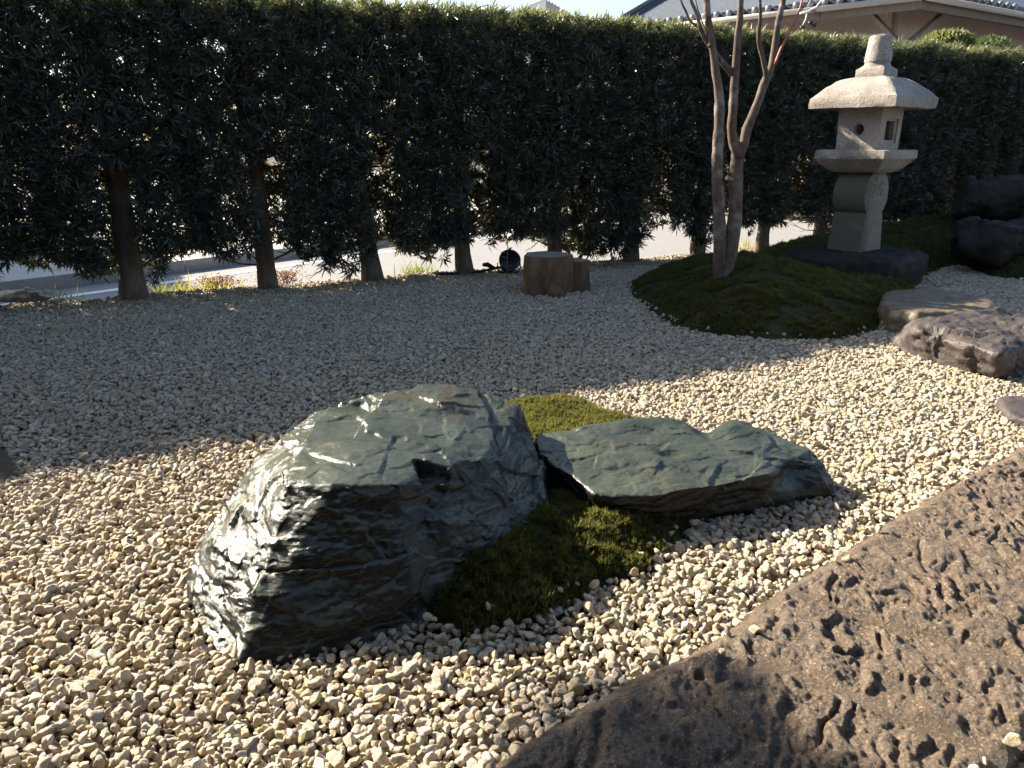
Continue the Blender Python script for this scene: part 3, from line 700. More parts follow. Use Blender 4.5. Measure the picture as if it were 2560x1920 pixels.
def moss_area(poly, zf, st, nsh, size, seed, label, thin=.62):
    me = height_mesh('moss_bank', poly, st, zf)
    b = tag(obj('moss_bank', me, M['moss_ground']), label, kind='structure')
    r = rng(seed); P2 = np.array([(p[0], p[1]) for p in poly]); x0, y0 = P2.min(0); x1, y1 = P2.max(0)
    P = np.stack([r.uniform(x0, x1, nsh*3), r.uniform(y0, y1, nsh*3), np.zeros(nsh*3)], 1)
    ins = inside(P, poly); P = P[ins]; sd = edge_dist(P, poly)
    bare = fbm(P*np.array([1, 1.6, 1]), 3.2, 4, seed+3)                            # worn places where earth shows
    ok = (bare < thin-.30+.25*r.random(len(P))); P, sd = P[ok][:nsh], sd[ok][:nsh]
    P[:, 2] = zf(P, sd)-.003
    n = len(P); rot = np.stack([r.normal(0, .28, n), r.normal(0, .28, n), r.uniform(0, 6.28, n)], 1)
    lump = .85+.8*fbm(P, 11, 3, seed+9)
    s = r.uniform(.7, 1.25, n)*size*lump; scl = np.stack([s, s, s*r.uniform(.8, 1.3, n)], 1)
    o = scatter('moss', P, rot, scl, r.integers(0, 5, n), MOSSC, b); o['kind'] = 'stuff'
    return b
moss_area(mound_poly, z_mound, .035, 32000, .024, 1, 'dark mossy mound around the foot of the bare tree', .38)
moss_area(bank_poly, z_bank, .05, 26000, .030, 2, 'shaded mossy bank behind the lantern rising to the right', .7)
moss_area(rockmoss_poly, z_rockmoss, .016, 11000, .021, 3, 'moss slope between the tall boulder and the low rock', .62)
moss_area(backmoss_poly, z_back, .016, 6500, .017, 4, 'bright sunlit moss patch behind the boulders', .52)
me = height_mesh('soil_bed', soilbed_poly, .05, lambda P, sd: np.where(sd > 0, .05*(1-np.exp(-np.clip(sd, 0, None)/.1)), sd*.4)+.015*fbm(P, 9, 4, 2)-.012)
tag(obj('soil_bed', me, M['soil']), 'dark soil bed at the left edge of the gravel', kind='structure')

# ------------------------------------------------------------------ gravel
def pebble_meshes(n, sub):
    out = []
    for k in range(n):
        r = rng(900+k); bm = bmesh.new(); bmesh.ops.create_icosphere(bm, subdivisions=sub, radius=1)
        V = np.array([v.co[:] for v in bm.verts])
        m = r.integers(8, 13); nn = unit(r.normal(0, 1, (m, 3))); dd = r.uniform(.40, .84, m)
        for a, d in zip(nn, dd):                            # broken faces, worn round
            x = V @ a; V = V-np.outer(np.clip(x-d, 0, None)*.94, a)
        V = V*(1+.16*fbm(V, 1.5, 2, k)+.07*fbm(V, 4.0, 2, k+40))[:, None]
        V = V*np.array([r.uniform(.95, 1.25), r.uniform(.75, 1.0), r.uniform(.62, .88)])
        for v, c in zip(bm.verts, V): v.co = c
        me = bpy.data.meshes.new('pebble'); bm.to_mesh(me); bm.free()
        me.polygons.foreach_set('use_smooth', np.ones(len(me.polygons), bool)); me.materials.append(M['pebble']); out.append(me)
    return out
PEB = pebble_meshes(22, 3)
PEBC = proto_collection('pebble_shape', PEB)
def gravel_points(step, seed, zoff):
    r = rng(seed); xs = np.arange(-5.0, 7.0, step); ys = np.arange(.75, 9.6, step*.88)
    X, Y = np.meshgrid(xs, ys, indexing='ij'); X = X+(np.arange(len(ys)) % 2)*step*.5
    P = np.stack([X.ravel(), Y.ravel(), np.zeros(X.size)], 1); P[:, :2] += r.uniform(-.42, .42, (len(P), 2))*step
    hn = (P[:, 0]-H0.x)*HN.x+(P[:, 1]-H0.y)*HN.y
    zc = P[:, 1]*CP+CAM_H*SP
    ok = (np.abs(P[:, 0]) < (1280/FPX)*zc+.8) & (hn < .10+.12*fbm(P, 1.5, 3, 77))
    P = P[ok]
    for poly, m in ((slab_poly, -.004), (mound_poly, .03), (bank_poly, .03), (rockmoss_poly, .015), (backmoss_poly, .01), (soilbed_poly, .03)):
        i = inside(P, poly); d = edge_dist(P, poly); P = P[~(i & (d > m))]
    for cx_, cy_, rx, ry in ((-.38, 2.1, .42, .40), (.62, 2.5, .40, .20), (2.68, 4.35, .33, .25), (2.85, 5.2, .33, .26)):
        P = P[((P[:, 0]-cx_)/rx)**2+((P[:, 1]-cy_)/ry)**2 > 1]
    P[:, 2] = zoff+.010*fbm(P, 2.3, 3, 5)+r.uniform(-.008, .008, len(P))
    return P
Pa = gravel_points(.0198, 11, .000); Pb = gravel_points(.0225, 12, -.016)
rs = rng(29); St = np.stack([rs.uniform(-.1, 2.0, 900), rs.uniform(1.0, 2.6, 900), np.full(900, SLABZ+.008)], 1)
St = St[inside(St, slab_poly)]; St = St[edge_dist(St, slab_poly) < .012+.05*rs.random(len(St))**3][:26]
St2 = np.concatenate([np.stack([rs.uniform(-.4, .8, 500), rs.uniform(1.5, 2.5, 500), np.full(500, .03)], 1), np.stack([rs.uniform(.8, 3, 900), rs.uniform(4.4, 6.5, 900), np.full(900, .04)], 1)])
St2 = np.concatenate([q[inside(q, pl)][edge_dist(q[inside(q, pl)], pl) < .05] for q, pl in ((St2[:500], rockmoss_poly), (St2[500:], mound_poly))])
P = np.concatenate([Pa, Pb, St, St2]); r = rng(13); n = len(P)
size = np.clip(r.lognormal(math.log(.0116), .30, n), .0062, .023)
loose = r.random(n) < .06; P[loose, 2] += .008                         # a few stones ride on top
rot = np.stack([r.uniform(-.9, .9, n), r.uniform(-.9, .9, n), r.uniform(0, 6.28, n)], 1)
idx = r.integers(0, len(PEB), n)
zc = P[:, 1]*CP+(CAM_H-P[:, 2])*SP; uu = 1280+FPX*P[:, 0]/zc; vv = 960+FPX*((CAM_H-P[:, 2])*CP-P[:, 1]*SP)/zc
vis = (uu > 15) & (uu < 2545) & (vv < 1915) & (np.arange(n) < len(Pa))
score = np.where(vis, size/zc*(1+.6*(P[:, 2] > 0)), 0); near = np.argsort(-score)[:300]
gb = bpy.data.meshes.new('gravel_bed')
bed_poly = [(-5, -.5), (14, -.5), (14, 8.9), tuple(hpt(9.6, .05)[:2]), tuple(hpt(-3.5, .05)[:2])]
gb.from_pydata([(x, y, -.030) for x, y in bed_poly], [], [list(range(len(bed_poly)))]); gb.update()
gravel = tag(obj('gravel_bed', gb, M['soil']), 'bed of cream coloured gravel covering the garden floor', kind='structure')
rest = np.ones(n, bool); rest[near] = False
g = scatter('gravel', P[rest], rot[rest], np.repeat(size[rest][:, None], 3, 1), idx[rest], PEBC, gravel); g['kind'] = 'stuff'
for i in near:
    o = bpy.data.objects.new('pebble', PEB[int(idx[i])]); COL.objects.link(o); o.parent = gravel
    o.location = P[i]; o.rotation_euler = rot[i]; o.scale = (size[i],)*3
print('gravel', n)

# ------------------------------------------------------------------ hedge trees
def project_t(u, v):
    "hedge coordinate of a trunk foot seen at (u, v)"
    d = ray(u, v); # intersect vertical plane of hedge with ray's azimuth
    a = np.array([[d.x, -HD.x], [d.y, -HD.y]]); s = np.linalg.solve(a, np.array([H0.x, H0.y])); return float(s[1])
trunks_px = [(336, 744, .100), (669, 727, .080), (931, 703, .085), (1157, 680, .080), (1383, 660, .075), (1570, 650, .080), (1737, 637, .082), (1900, 625, .075), (2044, 613, .080), (2287, 567, .070), (2380, 550, .085)]
tt = [(project_t(u, v), r_) for u, v, r_ in trunks_px]
tt = [(tt[0][0]-4.0, .09), (tt[0][0]-2.95, .09), (tt[0][0]-1.95, .09), (tt[0][0]-.98, .085)]+tt
last = tt[-1][0]; tt += [(last+1.0, .08), (last+2.0, .08), (last+3.0, .08), (last+4.0, .08)]
HTOP, HTH = 2.165, .49
def hedge_tree(t0, r0, tl, tr, seed, label):
    r = rng(seed); R = random.Random(seed); base = hpt(t0, r.uniform(-.05, .05))
    e = thing('podocarpus_tree', base, label, 'tree', 'clipped evergreen trees forming the hedge')
    inv = np.array(base)
    lean = r.normal(0, .035, 2)
    pts = [Vector((lean[0]*z*(1+.5*math.sin(z*2+seed))*HD.x, lean[0]*z*HD.y+lean[1]*z*.3, z)) for z in np.linspace(-.12, 2.05, 15)]
    rad = [r0*(1.25 if i == 0 else 1.10 if i == 1 else 1.0-.62*(i/14)**1.1) for i in range(15)]
    mb = MB(); mb.tube(pts, rad, 14, .07, seed); obj('trunk', mb.mesh('trunk', True), M['hbark'], e)
    # limbs
    mb = MB(); ends = []
    for k in range(30):
        z = R.uniform(.22, 2.0); a = R.uniform(0, 6.283); i = int((z+.12)/2.17*14); p = pts[i].copy()
        ln = R.uniform(.25, .62); w = Vector((math.cos(a), math.sin(a)*.62, R.uniform(-.05, .55)))
        dv = HD*w.x+HN*w.y+Vector((0, 0, w.z)); q = [p]
        for s in range(4):
            dv = (dv+Vector((R.gauss(0, .25), R.gauss(0, .25), R.gauss(.05, .2)))).normalized(); q.append(q[-1]+dv*ln/4)
        rr = R.uniform(.006, .013)
        mb.tube(q, [rr, rr*.85, rr*.7, rr*.5, rr*.3], 5, .1, k); ends.append(q[-1])
        for s in (2, 3):
            dv2 = (dv+Vector((R.gauss(0, .7), R.gauss(0, .7), R.gauss(.1, .5)))).normalized(); mb.tube([q[s], q[s]+dv2*.10, q[s]+dv2*.2+Vector((0, 0, .03))], [rr*.45, rr*.35, rr*.2], 4)
    # fine bare twigs near the clipped face
    for k in range(70):
        tx = R.uniform(tl-t0, tr-t0); z = R.uniform(.5, HTOP-.1); ny = -HTH+R.uniform(-.03, .2)
        p = HD*tx+HN*ny+Vector((0, 0, z)); dv = Vector((R.gauss(0, .5), R.gauss(-.3, .4), R.gauss(.5, .5))).normalized(); ln = R.uniform(.08, .2)
        mb.tube([p-dv*ln*.5, p+Vector((R.gauss(0, .008), 0, R.gauss(0, .01))), p+dv*ln*.5], [.0034, .0027, .0015], 4)
    obj('branches', mb.mesh('branches', True), M['twig'], e)['kind'] = 'stuff'
    # leaf tufts
    n = int(4050*(tr-tl)); tx = r.uniform(tl-.05, tr+.05, n); kind = r.random(n)
    z = r.uniform(.10, HTOP, n); ny = np.where(kind < .42, -HTH+np.abs(r.normal(0, .07, n)), np.where(kind < .74, HTH-np.abs(r.normal(0, .09, n)), r.uniform(-HTH, HTH, n)))
    top = r.random(n) < .13; z = np.where(top, HTOP-np.abs(r.normal(0, .05, n)), z); ny = np.where(top, r.uniform(-HTH, HTH, n), ny)
    W = np.stack([tx, z, ny], 1)
    # clipped faces are never perfectly flat
    ny = ny+.05*fbm(W*np.array([1, 1, 0]), 1.6, 3, 61); z = z+.03*fbm(W*np.array([1, 0, .5]), 1.7, 3, 62)*(z > 1.9)
    zmin = .26+.40*fbm(np.stack([tx, tx*0, ny*.6], 1), 1.9, 3, 63)+.06*np.exp(-((tx-t0)/.2)**2)
    gap = fbm(W, 3.4, 3, 64)+.35*fbm(W, 9, 2, 65)
    thick = 1.15-.52*np.clip((.95-z)/.8, 0, 1)-.30*np.exp(-((tx-.42)/.16)**2-((z-1.45)/.22)**2)
    bare = (ny < .06) & (np.abs(tx-t0) < .115+.04*np.sin(z*9+seed)) & (z < 1.12+.15*math.sin(seed*1.7))
    ok = (z > zmin) & ~bare & ((gap < thick) | (z > HTOP-.12))
    tx, z, ny, top = tx[ok], z[ok], ny[ok], top[ok]; m = len(tx)
    C = np.array(HD)[None]*(tx-t0)[:, None]+np.array(HN)[None]*ny[:, None]; C[:, 2] += z
    axd = np.array(HN)[None]*(np.sign(ny)*np.clip(np.abs(ny)/HTH, .1, 1)*np.where(top, .3, .9))[:, None]+np.array(HD)[None]*r.normal(0, .5, m)[:, None]
    axd[:, 2] += np.where(top, 1.1, .45)+r.normal(0, .35, m); low = z < zmin[ok]+.25; axd[:, 2] -= .75*low; axd = unit(axd)
    k = 14; ax = np.repeat(axd, k, 0); N_ = m*k
    rd = unit(r.normal(0, 1, (N_, 3))); rd = unit(rd-ax*(rd*ax).sum(1, keepdims=True))
    sp = r.uniform(.35, 1.25, N_)[:, None]
    dr = unit(ax*np.cos(sp)+rd*np.sin(sp)); sd = unit(np.cross(dr, ax)+.25*r.normal(0, 1, (N_, 3)))
    b = np.repeat(C, k, 0)+ax*r.uniform(-.045, .03, N_)[:, None]
    ln = r.uniform(.055, .105, N_)*np.where(np.repeat(top, k), .8, 1); wd = r.uniform(.010, .0145, N_)*np.where(np.repeat(ny > -HTH*.55, k), 1.45, 1)
    V, F, rn = leaf_quads(b, dr, sd, ln, wd, np.where(np.repeat(z > HTOP-.10, k), 1.0, np.clip(np.repeat(r.uniform(0, .8, m), k)+r.normal(0, .10, N_), 0, .86)), r.uniform(-.22, .08, N_))  # leaves near the top take the painted glow end of the ramp
    obj('crown', mesh_np('crown', V, F, False, dict(rnd=rn)), M['needle'], e)
ts_ = [t_ for t_, _ in tt]
names = ['hedge tree outside the left edge, farthest', 'hedge tree outside the left edge, third out', 'hedge tree outside the left edge, second out', 'hedge tree whose foliage fills the left edge',
         'hedge tree with the thickest trunk, first from the left', 'hedge tree with its trunk between two grass tufts, second from left', 'hedge tree with leaning trunk, third from left', 'hedge tree with trunk left of the spotlight, fourth from left',
         'hedge tree whose trunk rises right behind the stump', 'hedge tree with trunk right of the stump, sixth from left', 'hedge tree just left of the bare tree, with forked low stub', 'hedge tree just right of the bare tree',
         'hedge tree just left of the lantern', 'hedge tree right of the lantern, thinner trunk', 'hedge tree second to the right of the lantern', 'hedge tree behind the darkest boulder', 'hedge tree at the right edge', 'hedge tree outside the right edge', 'hedge tree outside the right edge, farthest']
for i, (t0, r0) in enumerate(tt):
    tl = t0-.5 if i == 0 else (ts_[i-1]+t0)/2
    tr = t0+.5 if i == len(tt)-1 else (ts_[i+1]+t0)/2
    hedge_tree(t0, r0, tl, tr, 1000+i, names[i])

# ------------------------------------------------------------------ bare multi-stemmed tree on the mound
TY = 5.72
tb_ = PY(1806, 690, TY); tbase = Vector((tb_.x, TY, .22))
te = thing('bare_tree', tbase, 'bare pale multi-stemmed tree growing from the moss mound', 'tree')
def limb(name, px, r0, r1, mat=None, seg=12, dy=0.0, jit=.05, n=None, seed=1):
    m = len(px); pts = [PY(u, v, TY+dy*i/(m-1))-tbase for i, (u, v) in enumerate(px)]
    n = n or m*3; pts = resample(pts, n); R = random.Random(seed)
    rad = [.88*(r0+(r1-r0)*i/(n-1))*(1+R.uniform(-.07, .07)) for i in range(n)]
    mb = MB(); mb.tube(pts, rad, seg, jit, seed); return obj(name, mb.mesh(name, True), mat or M['cbark'], te)
limb('stem', [(1795, 790), (1799, 683), (1799, 586), (1797, 511), (1793, 436), (1794, 380), (1797, 324), (1799, 268), (1796, 223), (1790, 182), (1784, 137), (1770, 45), (1767, 0), (1762, -120), (1758, -300)], .058, .018, dy=-.1, seed=1)
limb('stem', [(1808, 790), (1812, 683), (1826, 623), (1837, 548), (1839, 492), (1840, 436), (1845, 376), (1848, 355)], .068, .047, dy=.02, seed=2, seg=14)
limb('limb', [(1848, 395), (1835, 361), (1829, 324), (1833, 268), (1836, 212), (1840, 165), (1845, 90), (1850, 45), (1852, 0), (1856, -150), (1850, -300)], .041, .018, dy=-.05, seed=3)
limb('limb', [(1846, 392), (1859, 361), (1867, 324), (1882, 287), (1897, 249), (1912, 205), (1927, 172), (1935, 136), (1944, 68), (1953, 23), (1958, 0), (1966, -150)], .042, .019, dy=.08, seed=4)
limb('branch', [(1840, 195), (1822, 174), (1804, 154), (1775, 115), (1757, 86), (1750, 66), (1741, 32), (1727, 0), (1715, -60)], .026, .010, dy=-.12, seed=5)
limb('branch', [(1750, 68), (1727, 54), (1714, 27), (1702, 0), (1694, -50)], .010, .006, dy=-.02, seed=6, seg=8)
limb('branch', [(1768, 95), (1763, 75), (1748, 34), (1739, 0), (1735, -40)], .006, .004, dy=0, seed=7, seg=8)
limb('branch', [(1918, 203), (1910, 158), (1899, 113), (1897, 86), (1901, 45), (1900, 0), (1897, -120)], .022, .010, dy=-.1, seed=8)
limb('red_shoot', [(1938, 160), (1953, 120), (1974, 79), (1992, 43), (2003, 11), (2006, -10)], .011, .0065, M['redtwig'], 8, .05, seed=9)
limb('red_shoot', [(2001, 26), (2010, 18), (2020, 6), (2024, -8)], .006, .004, M['redtwig'], 8, 0, seed=10)
def cut(u, v, dx, r_):
    p = PY(u, v, TY-.06)-tbase; mb = MB(); mb.tube([p, p+Vector((dx*.6, -.02, .01)), p+Vector((dx, -.03, .015))], [r_*1.2, r_, r_], 10); o = obj('pruned_stub', mb.mesh('pruned_stub', True), M['cbark'], te)
    mb = MB(); q = p+Vector((dx, -.03, .015)); mb.tube([q, q+Vector((dx*.05, -.003, .001))], [r_*.9, r_*.85], 10); obj('cut_face', mb.mesh('cut_face'), M['cutwood'], o)
cut(1830, 450, -.045, .016); cut(1776, 119, -.02, .011)

# ------------------------------------------------------------------ stone lantern
PHI = math.radians(26.5)
to_cam = math.atan2(-LY, -LX)
LROT = to_cam-PHI+math.pi                                  # local -x looks left of the viewer, local -y ... the other face
# local frame: local -x = face with the round hole, local -y rotated so that the inscribed face is +... (right of the viewer)
lant = thing('stone_lantern', Vector((LX, LY, LZ)), 'weathered granite garden lantern with domed roof on the dark flat rock', 'stone lantern', rz=LROT); lant.scale = (.90,)*3
S = 1.0
def square_loft(profile, seg=10, roundness=None, caps=True):
    "profile: list of (half side, z); roundness 0 = square, 1 = circle"
    V, F = [], []
    n = seg*4
    for i, (h, z) in enumerate(profile):
        k = roundness[i] if roundness else 0.0
        for s in range(4):
            for j in range(seg):
                f = -1+2*j/seg; x, y = ((f, -1), (1, f), (-f, 1), (-1, -f))[s]
                l = math.hypot(x, y); x, y = x*(1-k)+x/l*k*1.0, y*(1-k)+y/l*k*1.0
                V.append((x*h, y*h, z))
    for i in range(len(profile)-1):
        for j in range(n): F.append([i*n+j, i*n+(j+1) % n, (i+1)*n+(j+1) % n, (i+1)*n+j])
    if caps: F += [list(range(n))[::-1], [(len(profile)-1)*n+j for j in range(n)]]
    return V, F
def rough(me, amp, scale, seed):
    V = get_co(me); N = get_no(me); V = V+N*(amp*fbm(V, scale, 4, seed, .6))[:, None]; set_co(me, V); return me
def stone_part(name, V, F, mat, parent, seed, amp=.0045, bevel=.008, smooth=True):
    mb = MB(); mb.add(V, F); me = mb.mesh(name)
    if bevel: me = evaluated(me, [('BEVEL', dict(width=bevel, segments=2, limit_method='ANGLE', angle_limit=math.radians(38)))])
    me.name = name; rough(me, amp, 18, seed); rough(me, amp*1.3, 5, seed+3)
    me.polygons.foreach_set('use_smooth', np.ones(len(me.polygons), bool)); me.materials.clear()
    me.set_sharp_from_angle(angle=math.radians(50))
    return obj(name, me, mat, parent)
# pillar: a lollipop outline drawn on the face right of the viewer (local +-y), extruded through
def dense(P, st=.03):
    out = []
    for i in range(len(P)):
        a, b = Vector(P[i]), Vector(P[(i+1) % len(P)]); k = max(1, int((b-a).length/st))
        out += [a+(b-a)*(j/k) for j in range(k)]
    return out
PH = .715
def pillar_profile():
    zc_, rc = PH-.195, .225; pts = []
    w0, w1 = .205, .165                                     # half width at foot and under the disc
    pts += [(-w0, 0), (w0, 0)]
    zj = zc_-math.sqrt(rc**2-(w1-.012)**2)
    pts += [(w1, zj-.035), (w1-.004, zj-.02), (w1-.022, zj)]
    a0 = math.atan2(zj-zc_, w1-.022); a1 = math.asin((PH-zc_)/rc)
    for k in range(1, 13): a = a0+(a1-a0)*k/12; pts.append((rc*math.cos(a), zc_+rc*math.sin(a)))
    half = pts[1:]
    return [( -x, z) for x, z in half[::-1]]+half
prof = dense(pillar_profile(), .03)
NY = 8; D = .15
V = []
for j in range(NY+1):
    y = -D+2*D*j/NY
    for q in prof: V.append((q[0], y*(1+.06*(1-q[1]/PH)), q[1]))
m_ = len(prof); F = [[j*m_+k, j*m_+(k+1) % m_, (j+1)*m_+(k+1) % m_, (j+1)*m_+k] for j in range(NY) for k in range(m_)]
F += [list(range(m_))[::-1], [NY*m_+k for k in range(m_)]]
mb = MB(); mb.add(V, F); me = mb.mesh('pillar'); rough(me, .004, 15, 2)
bm = bmesh.new(); bm.from_mesh(me); bmesh.ops.triangulate(bm, faces=[f for f in bm.faces if len(f.verts) > 4]); bm.to_mesh(me); bm.free()
me.polygons.foreach_set('use_smooth', np.ones(len(me.polygons), bool)); me.set_sharp_from_angle(angle=math.radians(45))
pillar = obj('pillar', me, M['granite_green'], lant)
# characters on the disc face (thin raised dark strips stand in for cut lines)
def px2(x, y): return ((x-1330)*.00094, PH-(y-125)*.00054*1.0)
strokes = [[(1292, 180), (1290, 225), (1286, 275)], [(1290, 215), (1315, 232)], [(1286, 272), (1318, 262), (1340, 270)],
           [(1272, 310), (1268, 355), (1262, 405)], [(1268, 330), (1310, 318), (1290, 350)], [(1440, 285), (1395, 325), (1335, 372)], [(1385, 300), (1445, 300), (1440, 325)],
           [(1262, 405), (1310, 395), (1350, 352)], [(1345, 350), (1400, 366), (1440, 372)], [(1345, 395), (1420, 400)],
           [(1252, 425), (1246, 480), (1232, 540)], [(1252, 430), (1300, 420), (1296, 470)], [(1385, 425), (1350, 465), (1318, 495), (1400, 497), (1432, 492)], [(1405, 470), (1430, 525)], [(1425, 412), (1434, 460)]]
mb = MB()
for st in strokes:
    for a, b in zip(st, st[1:]):
        (x0, z0), (x1, z1) = px2(*a), px2(*b); d = Vector((x1-x0, 0, z1-z0)); L_ = d.length+.004; c = Vector(((x0+x1)/2, 0, (z0+z1)/2))
        mb.box((c.x, -D-.0015, c.z), (L_, .005, .0048), Matrix.Rotation(-math.atan2(d.z, d.x), 3, 'Y'))
INSC = mb
# platform
V, F = square_loft([(.19, PH), (.215, PH+.005), (.255, PH+.045), (.295, PH+.085), (.322, PH+.118), (.327, PH+.122), (.327, PH+.16), (.325, PH+.197), (.30, PH+.2), (.15, PH+.2)], 12)
stone_part('platform', V, F, M['granite'], lant, 5, .007, 0)
Z1 = PH+.2
# fire box with cavity, round hole and square window
FH = .365; h0, h1 = .197, .203
V, F = square_loft([(h0, Z1), (h0+(h1-h0)*.25, Z1+FH*.25), (h0+(h1-h0)*.5, Z1+FH*.5), (h0+(h1-h0)*.75, Z1+FH*.75), (h1, Z1+FH)], 8)
mb = MB(); mb.add(V, F); fb = mb.mesh('fire_box'); rough(fb, .003, 16, 8)
def cutter(me): o = bpy.data.objects.new('cutter', me); COL.objects.link(o); return o
cz = Z1+FH*.47
mb = MB(); mb.box((0, 0, cz), (.28, .28, .25)); c1 = cutter(mb.mesh('c1'))
mb = MB(); mb.tube([(-.3, 0, cz+.005), (-.1, 0, cz+.005)], [.052, .052], 24); c2 = cutter(mb.mesh('c2'))
mb = MB(); mb.box((.005, -.2, cz-.005), (.185, .2, .165)); c3 = cutter(mb.mesh('c3'))
mb = MB(); mb.box((.015, -.2, cz-.012), (.235, .030, .215)); c4 = cutter(mb.mesh('c4'))
fbm_ = evaluated(fb, [('BOOLEAN', dict(operation='DIFFERENCE', object=c, solver='EXACT')) for c in (c1, c2, c3, c4)])
for c in (c1, c2, c3, c4): bpy.data.objects.remove(c)
fbm_.name = 'fire_box'; fbm_.materials.clear(); fbm_.polygons.foreach_set('use_smooth', np.zeros(len(fbm_.polygons), bool))
obj('fire_box', fbm_, M['granite'], lant)
Z2 = Z1+FH
prof = [(.20, Z2+.004), (.33, Z2-.004), (.392, Z2-.012), (.400, Z2-.006), (.402, Z2+.03), (.400, Z2+.082), (.388, Z2+.092)]
for k in range(1, 10):
    a = k/9; prof.append((.388*(1-a)+.125*a, Z2+.092+.172*math.sin(a*math.pi/2)**1.0*(.55+.45*a) if False else Z2+.092+.17*(1-(1-a)**1.75)))
V, F = square_loft(prof, 14); stone_part('roof', V, F, M['granite'], lant, 11, .0085, 0)
Z3 = Z2+.092+.17
fp_ = [(.128, Z3-.012), (.130, Z3+.01), (.130, Z3+.062), (.122, Z3+.072), (.112, Z3+.085), (.106, Z3+.10), (.104, Z3+.125), (.112, Z3+.128), (.112, Z3+.15), (.108, Z3+.20), (.103, Z3+.26), (.098, Z3+.325), (.088, Z3+.343), (.05, Z3+.35)]
rn_ = [0, 0, 0, .12, .45, .85, 1, 1, 1, 1, 1, 1, 1, 1]
V, F = square_loft(fp_, 9, rn_); fo = stone_part('finial', V, F, M['granite'], lant, 14, .006, 0)
obj('inscription', INSC.mesh('inscription'), M['engraved'], pillar)

# ------------------------------------------------------------------ stump, lamp, small plants by the hedge
sb = G(1376, 742); sb = Vector((sb.x, sb.y+.19, 0))
stump = thing('tree_stump', sb, 'reddish brown sawn tree stump standing in the shaded gravel', 'tree stump')
def lobes(th): return 1+.05*math.cos(3*th+1)+.04*math.cos(5*th)+.03*math.cos(9*th+2)
def stump_body(name, c, r_, h, flare, seed):
    V, F = [], []; n = 40; zs_ = [-.05, 0, .03, .08, .15, .22, h-.012, h]
    for i, z in enumerate(zs_):
        fl = 1+flare*math.exp(-max(z, 0)/.07); sh = .975 if i == len(zs_)-1 else 1
        for k in range(n): a = 2*math.pi*k/n; rr = r_*lobes(a)*fl*sh; V.append((c[0]+rr*math.cos(a), c[1]+rr*math.sin(a), z))
    for i in range(len(zs_)-1):
        for k in range(n): F.append([i*n+k, i*n+(k+1) % n, (i+1)*n+(k+1) % n, (i+1)*n+k])
    mb = MB(); mb.add(V, F); me = mb.mesh(name); rough(me, .012, 9, seed); rough(me, .006, 34, seed+1)
    me.polygons.foreach_set('use_smooth', np.ones(len(me.polygons), bool)); o = obj(name, me, M['stump'], stump)
    T = [V[(len(zs_)-1)*n+k] for k in range(n)]; cc = (c[0], c[1], h-.004)
    me = bpy.data.meshes.new('sawn_top'); me.from_pydata([cc]+[(x, y, h-.003) for x, y, _ in T], [], [[0, 1+k, 1+(k+1) % n] for k in range(n)]); me.update()
    obj('sawn_top', me, M['stumptop'], o)
stump_body('main_stem', (-.02, 0), .190, .31, .08, 5)
stump_body('side_stem', (.20, .10), .125, .25, .05, 7)
mb = MB(); mb.tube([(.02, -.16, .06), (.06, -.24, .02), (.09, -.28, -.03)], [.07, .05, .03], 10, .1, 3); obj('root', mb.mesh('root', True), M['stump'], stump)

lp = G(1272, 690); lp = Vector((lp.x, lp.y+.12, 0))
lamp = thing('garden_spotlight', lp, 'black blue garden spotlight on the gravel left of the stump', 'spotlight'); lamp.scale = (.86,)*3
ax = Vector((.12, -.80, .45)).normalized(); c0 = Vector((0, .03, .115))
mb = MB(); mb.tube([c0-ax*.13, c0-ax*.115, c0-ax*.07, c0, c0+ax*.06, c0+ax*.075], [.035, .065, .09, .102, .108, .112], 24); obj('housing', mb.mesh('housing', True), M['black'], lamp)
mb = MB(); mb.tube([c0+ax*.07, c0+ax*.095], [.118, .118], 24); mb.tube([c0+ax*.095, c0+ax*.0952], [.118, .1], 24, cap=False); obj('rim', mb.mesh('rim'), M['black'], lamp)
mb = MB(); mb.tube([c0+ax*.0955, c0+ax*.099], [.104, .095], 24); obj('lens', mb.mesh('lens'), M['lens'], lamp)
mb = MB()
sx_ = ax.cross(Vector((0, 0, 1))).normalized()
for s in (-1, 1): mb.tube([Vector((0, 0, 0)), sx_*s*.10+Vector((0, 0, .02)), sx_*s*.125+Vector((0, .02, .06)), sx_*s*.122+c0], .009, 8)
obj('bracket', mb.mesh('bracket', True), M['black'], lamp)
mb = MB(); mb.tube([Vector((0, 0, -.05)), Vector((0, 0, .03))], [.012, .03], 10); obj('spike', mb.mesh('spike', True), M['black'], lamp)
q = [lp+Vector(v) for v in [(-.05, .08, .05), (-.14, .05, .045), (-.24, -.02, .03), (-.36, -.05, .022), (-.52, -.1, .016), (-.68, -.12, .012)]]
mb = MB(); mb.tube(resample(q, 20), .013, 8); mb.tube([q[1]+Vector((0, 0, .0)), q[1]+Vector((-.06, 0, .035)), q[1]+Vector((-.10, .02, .03))], [.02, .024, .018], 8)
o = obj('lamp_cable', mb.mesh('lamp_cable', True), M['cable']); tag(o, 'black cable lying on the gravel left of the spotlight', 'cable')

